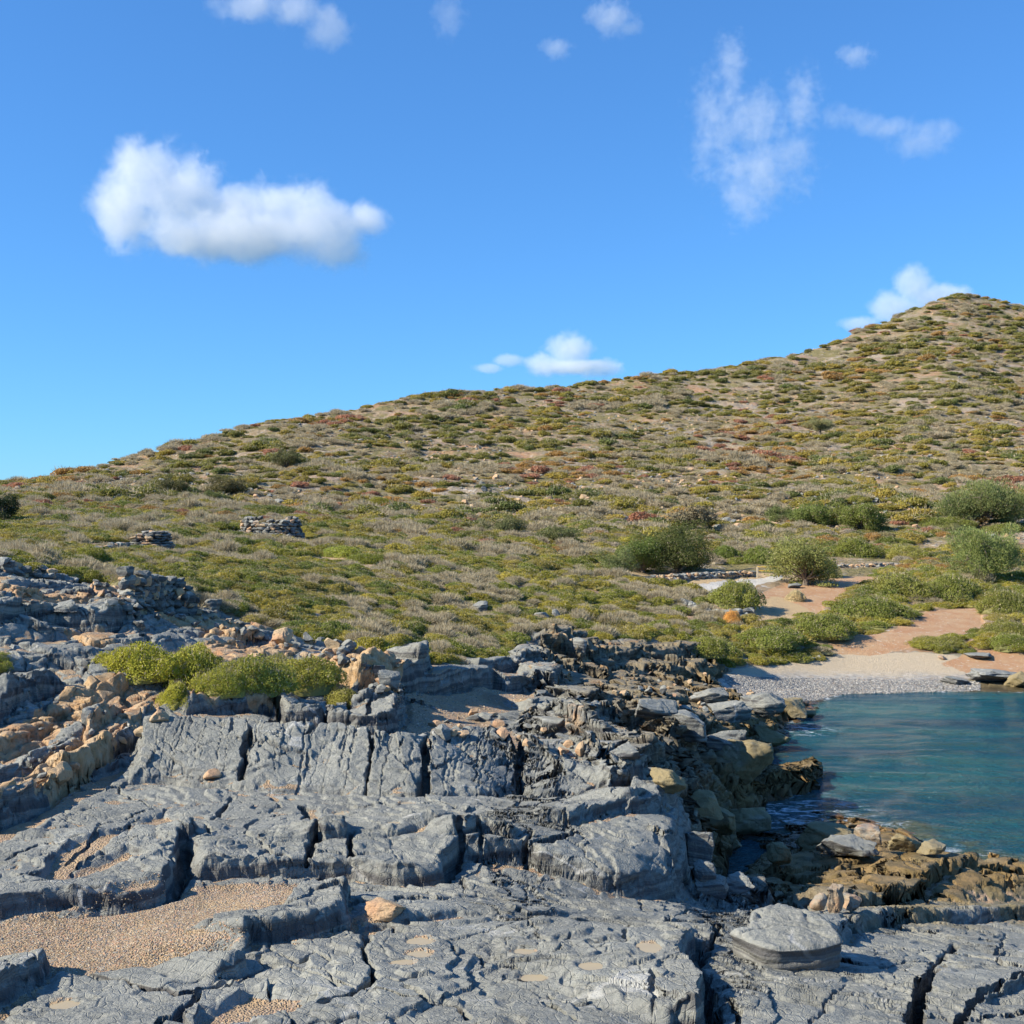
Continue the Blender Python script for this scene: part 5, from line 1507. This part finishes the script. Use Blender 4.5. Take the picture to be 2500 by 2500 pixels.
# rubble slope: single stones
RUB = [variant for variant in range(10)]
RM = []
for i in RUB:
    V, F = rock_arrays(1500+i, 3, 11, .05, .7); V = V/np.abs(V).max(0)
    for tv, mt in ((0, m_stone), (1, m_tan)):
        RM.append((tv, mesh_from('loose stone', V, F, [mt], smooth=False)))
def rubble_zone(n, poly, smin, smax, tanp, word, grp):
    k = 0; pts = np.array(poly, float); out = []
    while k < n:
        px, py = rs.uniform(pts[:, 0].min(), pts[:, 0].max()), rs.uniform(pts[:, 1].min(), pts[:, 1].max())
        if not inpoly(np.array([px]), np.array([py]), poly)[0]: continue
        k += 1
        x, y, z_ = spot(px, py); s_ = rs.uniform(smin, smax)*rs.uniform(.5, 1)*.72
        tv = 1 if rs.rand() < tanp else 0
        mm = [m for t_, m in RM if t_ == tv]
        o = link('loose_stone', mm[rs.randint(len(mm))], (x, y, z_+s_*.25), 0, (s_, s_*rs.uniform(.6, 1), s_*rs.uniform(.45, .8)))
        o.rotation_euler = (rs.normal()*.35, rs.normal()*.35, rs.uniform(0, 6.28))
        c_ = 'tan' if tv else 'dark grey'
        sz = 'large' if s_ > .75*smax else ('fist-sized' if s_ < .45*smax else 'medium')
        lb = '%s %s %s stone %s' % (sz, c_, 'flat' if o.scale[2] < .5*s_ else ('long' if o.scale[1] < .72*s_ else 'chunky'), where(px, py))
        grp_ = lb.replace(' stone ', ' stones ', 1); lb = uniq(lb, px, py)
        tag(o, lb, 'stone', grp_)
rubble_zone(110, [(180, 1095), (240, 1105), (380, 1150), (470, 1170), (560, 1215), (640, 1235), (650, 1260), (540, 1230), (430, 1190), (360, 1180), (240, 1160), (180, 1130)], .06, .19, .22, 'in the rubble slope below the dry stone wall', 'in the rubble slope')
rubble_zone(38, [(560, 1200), (650, 1215), (700, 1260), (760, 1310), (720, 1310), (640, 1260)], .08, .26, .35, 'where the rubble runs down to the sandy hollow', 'at the lower end of the rubble')
rubble_zone(30, [(0, 1040), (60, 1050), (180, 1080), (170, 1100), (60, 1090), (0, 1080)], .06, .15, .3, 'along the skyline of the left outcrop', 'on the left outcrop')
rubble_zone(40, [(1120, 1290), (1380, 1280), (1440, 1320), (1400, 1360), (1200, 1340)], .07, .22, .5, 'among the rocks behind the point', 'behind the point')
rubble_zone(30, [(800, 1340), (960, 1340), (1100, 1420), (1100, 1445), (950, 1400), (820, 1390)], .06, .22, .55, 'beside the grit hollow in the middle of the rocks', 'in the grit hollow')
rubble_zone(16, [(20, 1380), (260, 1310), (330, 1330), (200, 1440), (20, 1500)], .04, .10, .5, 'among the tan ridges at left', 'on the tan ridges')

# stones strewn over the hill
hp = []
while len(hp) < 4200:
    y = math.exp(rs.uniform(math.log(80), math.log(335))); x = rs.uniform(-.5, .5)*y
    if pn2(np.array([x*.05]), np.array([y*.04]), 601)[0]+rs.normal()*.25 > .12 and y < np.interp(966+x/y*FPX, tpx, rD)*1.01: hp.append((x, y))
hp = np.array(hp); n_ = len(hp); hs_ = rs.uniform(.10, .28, n_)*(1+.6*(rs.rand(n_) < .1))
hz_ = gz(hp[:, 0], hp[:, 1])
src_ = [next(o for o in scene.objects if o.data == m) for tv, m in RM if any(o.data == m for o in scene.objects)][:8]
scatter('scree', np.stack([hp[:, 0], hp[:, 1], hz_+hs_*.2], 1), rs.normal(size=(n_, 3))*np.array([.4, .4, 3]), np.stack([hs_, hs_*.8, hs_*.6], 1), np.full((n_, 3), .3), rs.randint(0, len(src_), n_), src_, 'pale loose stones strewn over the hillside')

# gravel and pebbles: too many to count
def gravel(name, n, poly, smin, smax, cols, label, power=1.0):
    pts = np.array(poly, float)
    A = rs.uniform(size=(n*4, 2))*(pts.max(0)-pts.min(0))+pts.min(0)
    A = A[inpoly(A[:, 0], A[:, 1], poly)][:n]
    XY = np.array([survey(a, b) for a, b in A]); zz_ = gz(XY[:, 0], XY[:, 1])
    if name.startswith('beach'): ok = zz_ > -.05
    else: ok = field(R_sand, XY[:, 0], XY[:, 1]) > .25
    XY = XY[ok]; zz_ = zz_[ok]; m_ = len(XY)
    V0, F0 = ICO[1]
    s = rs.uniform(smin, smax, m_)**1.0*rs.uniform(.4, 1, m_)
    a = rs.uniform(0, 6.28, m_); sx_ = s*rs.uniform(.8, 1.4, m_); sz_ = s*rs.uniform(.4, .8, m_)
    jit = 1+rs.normal(size=(m_, len(V0)))*.15
    v = V0[None]*jit[..., None]
    v = np.stack([v[..., 0]*sx_[:, None], v[..., 1]*s[:, None], v[..., 2]*sz_[:, None]], -1)
    vx = v[..., 0]*np.cos(a)[:, None]-v[..., 1]*np.sin(a)[:, None]; vy = v[..., 0]*np.sin(a)[:, None]+v[..., 1]*np.cos(a)[:, None]
    V = np.stack([vx+XY[:, 0:1], vy+XY[:, 1:2], v[..., 2]+zz_[:, None]], -1).reshape(-1, 3)
    F = (F0[None]+(np.arange(m_)*len(V0))[:, None, None]).reshape(-1, 3)
    cc = np.array(cols)[rs.randint(len(cols), size=m_)]*rs.uniform(.7, 1.2, (m_, 1))
    me = mesh_from(name, V, F, [m_grav], {'pcol': np.repeat(cc, len(V0), 0)})
    o = link(name, me); return tag(o, label, None, None, 'stuff')
tg = NT('pebbles'); tg.bsdf(tg.attrc('pcol'), .8, tg.bump(tg.noise(tg.pos(), 60, 3), .3, .01), .3); m_grav = tg.mat
G1 = [(.40, .29, .17), (.34, .25, .15), (.27, .25, .22), (.42, .24, .15), (.17, .17, .16), (.5, .42, .30), (.36, .27, .165), (.30, .22, .13)]
G2 = [(.22, .22, .21), (.30, .285, .25), (.15, .15, .15), (.38, .36, .32), (.28, .24, .20), (.17, .17, .17)]
gravel('gravel', 30000, [(-60, 1700), (340, 1655), (650, 1655), (660, 1700), (560, 1720), (520, 1735), (480, 1800), (160, 1835), (-60, 1835)], .0025, .009, G1, 'coarse tan and pink gravel filling the hollow between the slabs')
gravel('hollow_gravel', 5000, [(735, 1300), (1010, 1290), (1015, 1410), (760, 1400)], .006, .022, G1, 'tan grit and small stones in the sandy hollow')
gravel('beach_pebbles', 24000, [(1360, 1276), (1560, 1280), (1850, 1286), (1850, 1302), (1480, 1325), (1400, 1322)], .012, .045, G2, 'grey pebbles along the water edge of the small beach')

# muddy puddles in the basins
tp = NT('muddy water'); tp.bsdf(tp.mix(tp.noise(tp.pos(), 9, 3), (.33, .265, .165), (.42, .335, .20)), .4, None, .5); m_pud = tp.mat
PL = ['upper left of the close pair of muddy puddles', 'lower of the close pair of muddy puddles', 'shallow muddy puddle below the close pair', 'muddy puddle above the widest one on the front pavement', 'widest muddy puddle on the front pavement',
      'muddy puddle right of the widest one', 'roundest muddy puddle near the big crack', 'long thin puddle on the middle pavement near the lobed ledge', 'small puddle left of the long thin one', 'small puddle in the middle row of basins',
      'wide faint puddle at the left of the middle pavement', 'faint puddle close to the ledge edge', 'tiny puddle above the long thin one', 'tiny puddle nearest the sloping slabs', 'small faint puddle under the sloping slab gap', 'large faint puddle in the lower left corner pavement']
for k_, (x, y, rx_, ry_, z_) in enumerate(PUD):
    n = 40; a = np.arange(n)/n*2*math.pi; rr = 1+.06*np.sin(a*2+k_)+.05*np.sin(a*3+k_*2)
    V = np.concatenate([[[0, 0, 0]], np.stack([rx_*rr*np.cos(a), ry_*rr*np.sin(a), 0*a], 1)])
    F = np.array([[0, 1+i, 1+(i+1) % n] for i in range(n)])
    tag(link('puddle', mesh_from('puddle', V, F, [m_pud]), (x, y, z_)), PL[k_], 'puddle', 'muddy puddles in the rock basins')

# yellow barrier by the track
def boxm(x0, x1, y0, y1, z0, z1, name, mat, parent):
    V = np.array([(x, y, z_) for x in (x0, x1) for y in (y0, y1) for z_ in (z0, z1)])
    F = np.array([(0, 1, 3, 2), (4, 6, 7, 5), (0, 4, 5, 1), (2, 3, 7, 6), (0, 2, 6, 4), (1, 5, 7, 3)])
    me = mesh_from(name, V, F, [mat]); o = link(name, me, parent=parent)
    bv = o.modifiers.new('bevel', 'BEVEL'); bv.width = .006; bv.segments = 2
    return o
ty = NT('yellow paint'); ty.bsdf(ty.mix(ty.rng(ty.noise(ty.obj(), 5, 4), .55, .7), (.75, .45, .06), (.55, .36, .12)), .5); td = NT('dark sign'); td.bsdf((.05, .045, .06), .5); tw_ = NT('pale post'); tw_.bsdf((.5, .42, .3), .7)
gx, gy, gzz = spot(1426, 1088); u_ = gy/FPX
root = bpy.data.objects.new('barrier', None); scene.collection.objects.link(root); root.location = (gx, gy-.4, gzz)
tag(root, 'yellow two-rail barrier with a dark sign beside the gravel track', 'barrier')
boxm(-.04, .04, -.04, .04, -.1, 19*u_, 'post', tw_.mat, root)
boxm(.0, 40*u_, -.03, .02, 18*u_, 20*u_, 'rail', ty.mat, root)
boxm(.0, 40*u_, -.03, .02, 11*u_, 12.4*u_, 'rail', ty.mat, root)
boxm(27*u_, 36*u_, -.05, -.035, 12.6*u_, 18*u_, 'sign_panel', td.mat, root)
boxm(39*u_, 40.6*u_, -.04, .04, -.1, 20*u_, 'post', ty.mat, root)
print('stones', time.time()-T0)
# ---------------------------------------------------------------- clouds
def cloud(name, px, py, w, h, dist, blobs, dens, label, freq=1.0, erode=.9, soft=.35, depthf=.5, flatb=0.0):
    """blobs: (cx, cy, cz, rx, rz) in units of half the width / half the height"""
    hw = w/2/FPX*dist; hh = h/2/FPX*dist; dp = max(hw, hh)*depthf
    cx_, cz_ = (px-966)/FPX*dist, H_CAM+(966-py)/FPX*dist
    V = np.array([(x, y, z_) for x in (-1, 1) for y in (-1, 1) for z_ in (-1, 1)])*np.array([hw*1.12, dp*1.12, hh*1.12])
    F = np.array([(0, 1, 3, 2), (4, 6, 7, 5), (0, 4, 5, 1), (2, 3, 7, 6), (0, 2, 6, 4), (1, 5, 7, 3)])
    t = NT(name); P = t.obj()
    pn = t.mapv(P, (1/hw, 1/dp, 1/hh))
    f = None
    for (bx, by, bz, rx, rz) in blobs:
        v = t.n('ShaderNodeVectorMath', operation='SUBTRACT'); t.t.links.new(pn, v.inputs[0]); v.inputs[1].default_value = (bx, by, bz)
        v2 = t.n('ShaderNodeVectorMath', operation='DIVIDE'); t.t.links.new(v.outputs[0], v2.inputs[0]); v2.inputs[1].default_value = (rx, max(.45, rx), rz)
        ln = t.n('ShaderNodeVectorMath', operation='LENGTH'); t.t.links.new(v2.outputs[0], ln.inputs[0])
        g = t.m('SUBTRACT', 1.0, ln.outputs['Value'])
        f = g if f is None else t.m('SMOOTH_MAX', f, g, .12)
    ns = t.noise(t.mapv(P, (freq/hw*2.2,)*3), 1.0, 10, .68, .35)
    nb = t.noise(t.mapv(P, (freq/hw*.9,)*3, loc=(3, 1, 2)), 1.0, 2, .5)
    f = t.m('ADD', f, t.m('MULTIPLY', t.m('SUBTRACT', ns, .5), erode))
    f = t.m('ADD', f, t.m('MULTIPLY', t.m('SUBTRACT', nb, .5), erode*.6))
    dn = t.m('MULTIPLY', t.rng(f, 0, soft, 0, 1, True), dens)
    pv = t.n('ShaderNodeVolumePrincipled'); pv.inputs['Color'].default_value = (.97, .97, .97, 1); pv.inputs['Anisotropy'].default_value = 0.0
    t.set(pv.inputs['Density'], dn); t.t.links.new(pv.outputs[0], t.out.inputs['Volume'])
    me = mesh_from(name, V, F, [t.mat]); o = link(name, me, (cx_, dist, cz_)); t.mat.cycles.volume_step_rate = .5
    return tag(o, label, 'cloud', 'clouds in the blue sky')
cloud('cloud', 432, 398, 600, 310, 2400, [(-.66, 0, .05, .26, .55), (-.50, 0, .35, .28, .62), (-.28, 0, .10, .34, .62), (-.02, 0, -.10, .36, .50), (.28, 0, -.12, .34, .50), (.56, 0, -.18, .30, .60), (.66, 0, -.35, .26, .5), (0, 0, -.30, .75, .36), (.86, 0, -.1, .14, .25)], .0135, 'large white cumulus cloud at the left of the sky', 3.6, 1.5, .5)
cloud('cloud', 1075, 668, 210, 118, 3600, [(0, 0, .1, .5, .7), (-.45, 0, -.35, .5, .45), (.5, 0, -.45, .5, .36), (0, 0, -.4, .9, .3)], .017, 'small puffy white cloud just above the ridge', 2.2, 1.1, .5)
cloud('cloud', 938, 686, 120, 60, 3600, [(-.3, 0, -.3, .6, .4), (.35, 0, .2, .6, .5)], .014, 'thin streak of cloud left of the puffy one', 1.3, .9, .5)
cloud('cloud', 1735, 560, 240, 150, 3600, [(-.1, 0, .3, .35, .6), (.3, 0, -.1, .6, .5), (-.4, 0, -.3, .5, .5)], .014, 'white cloud rising behind the summit', 2.0, 1.1, .5)
cloud('cloud', 1620, 612, 100, 60, 3600, [(0, 0, 0, .9, .6)], .012, 'faint cloud patch left of the summit', 1.3, .9, .5)
cloud('cloud', 1420, 262, 330, 370, 2600, [(-.25, 0, .62, .22, .55), (-.4, 0, .1, .35, .75), (.0, 0, .15, .5, .45), (.05, 0, -.35, .6, .42), (.58, 0, .35, .24, .45), (-.1, 0, -.6, .3, .35), (.4, 0, -.25, .4, .35)], .0062, 'tall wispy broken cloud at the upper right', 4.2, 2.5, .9)
cloud('cloud', 1680, 250, 290, 160, 2600, [(-.6, 0, .35, .4, .35), (-.1, 0, .1, .5, .35), (.35, 0, -.2, .45, .5), (.7, 0, .1, .3, .25)], .006, 'thin ragged wisp right of the tall broken cloud', 3.0, 1.9, .8)
cloud('cloud', 1612, 106, 100, 76, 2600, [(0, 0, 0, .8, .7)], .010, 'tiny wisp above the tall broken cloud', 1.8, 1.6, .7)
cloud('cloud', 540, 40, 280, 170, 2400, [(-.55, 0, .35, .6, .45), (.1, 0, .3, .5, .5), (.55, 0, -.15, .36, .6)], .010, 'soft torn cloud at the top edge left of centre', 2.4, 1.6, .7)
cloud('cloud', 1150, 40, 150, 120, 2400, [(0, 0, .1, .7, .7), (.5, 0, -.2, .4, .3)], .011, 'soft small cloud at the top edge right of centre', 1.9, 1.5, .7)
cloud('cloud', 1048, 92, 90, 72, 2400, [(0, 0, 0, .8, .7)], .012, 'small round wisp below the top edge cloud', 1.6, 1.3, .7)
cloud('cloud', 845, 30, 110, 130, 2400, [(0, 0, 0, .7, .8)], .005, 'very faint wisp at the top centre', 2, 1.5, .7)
print('done', time.time()-T0)
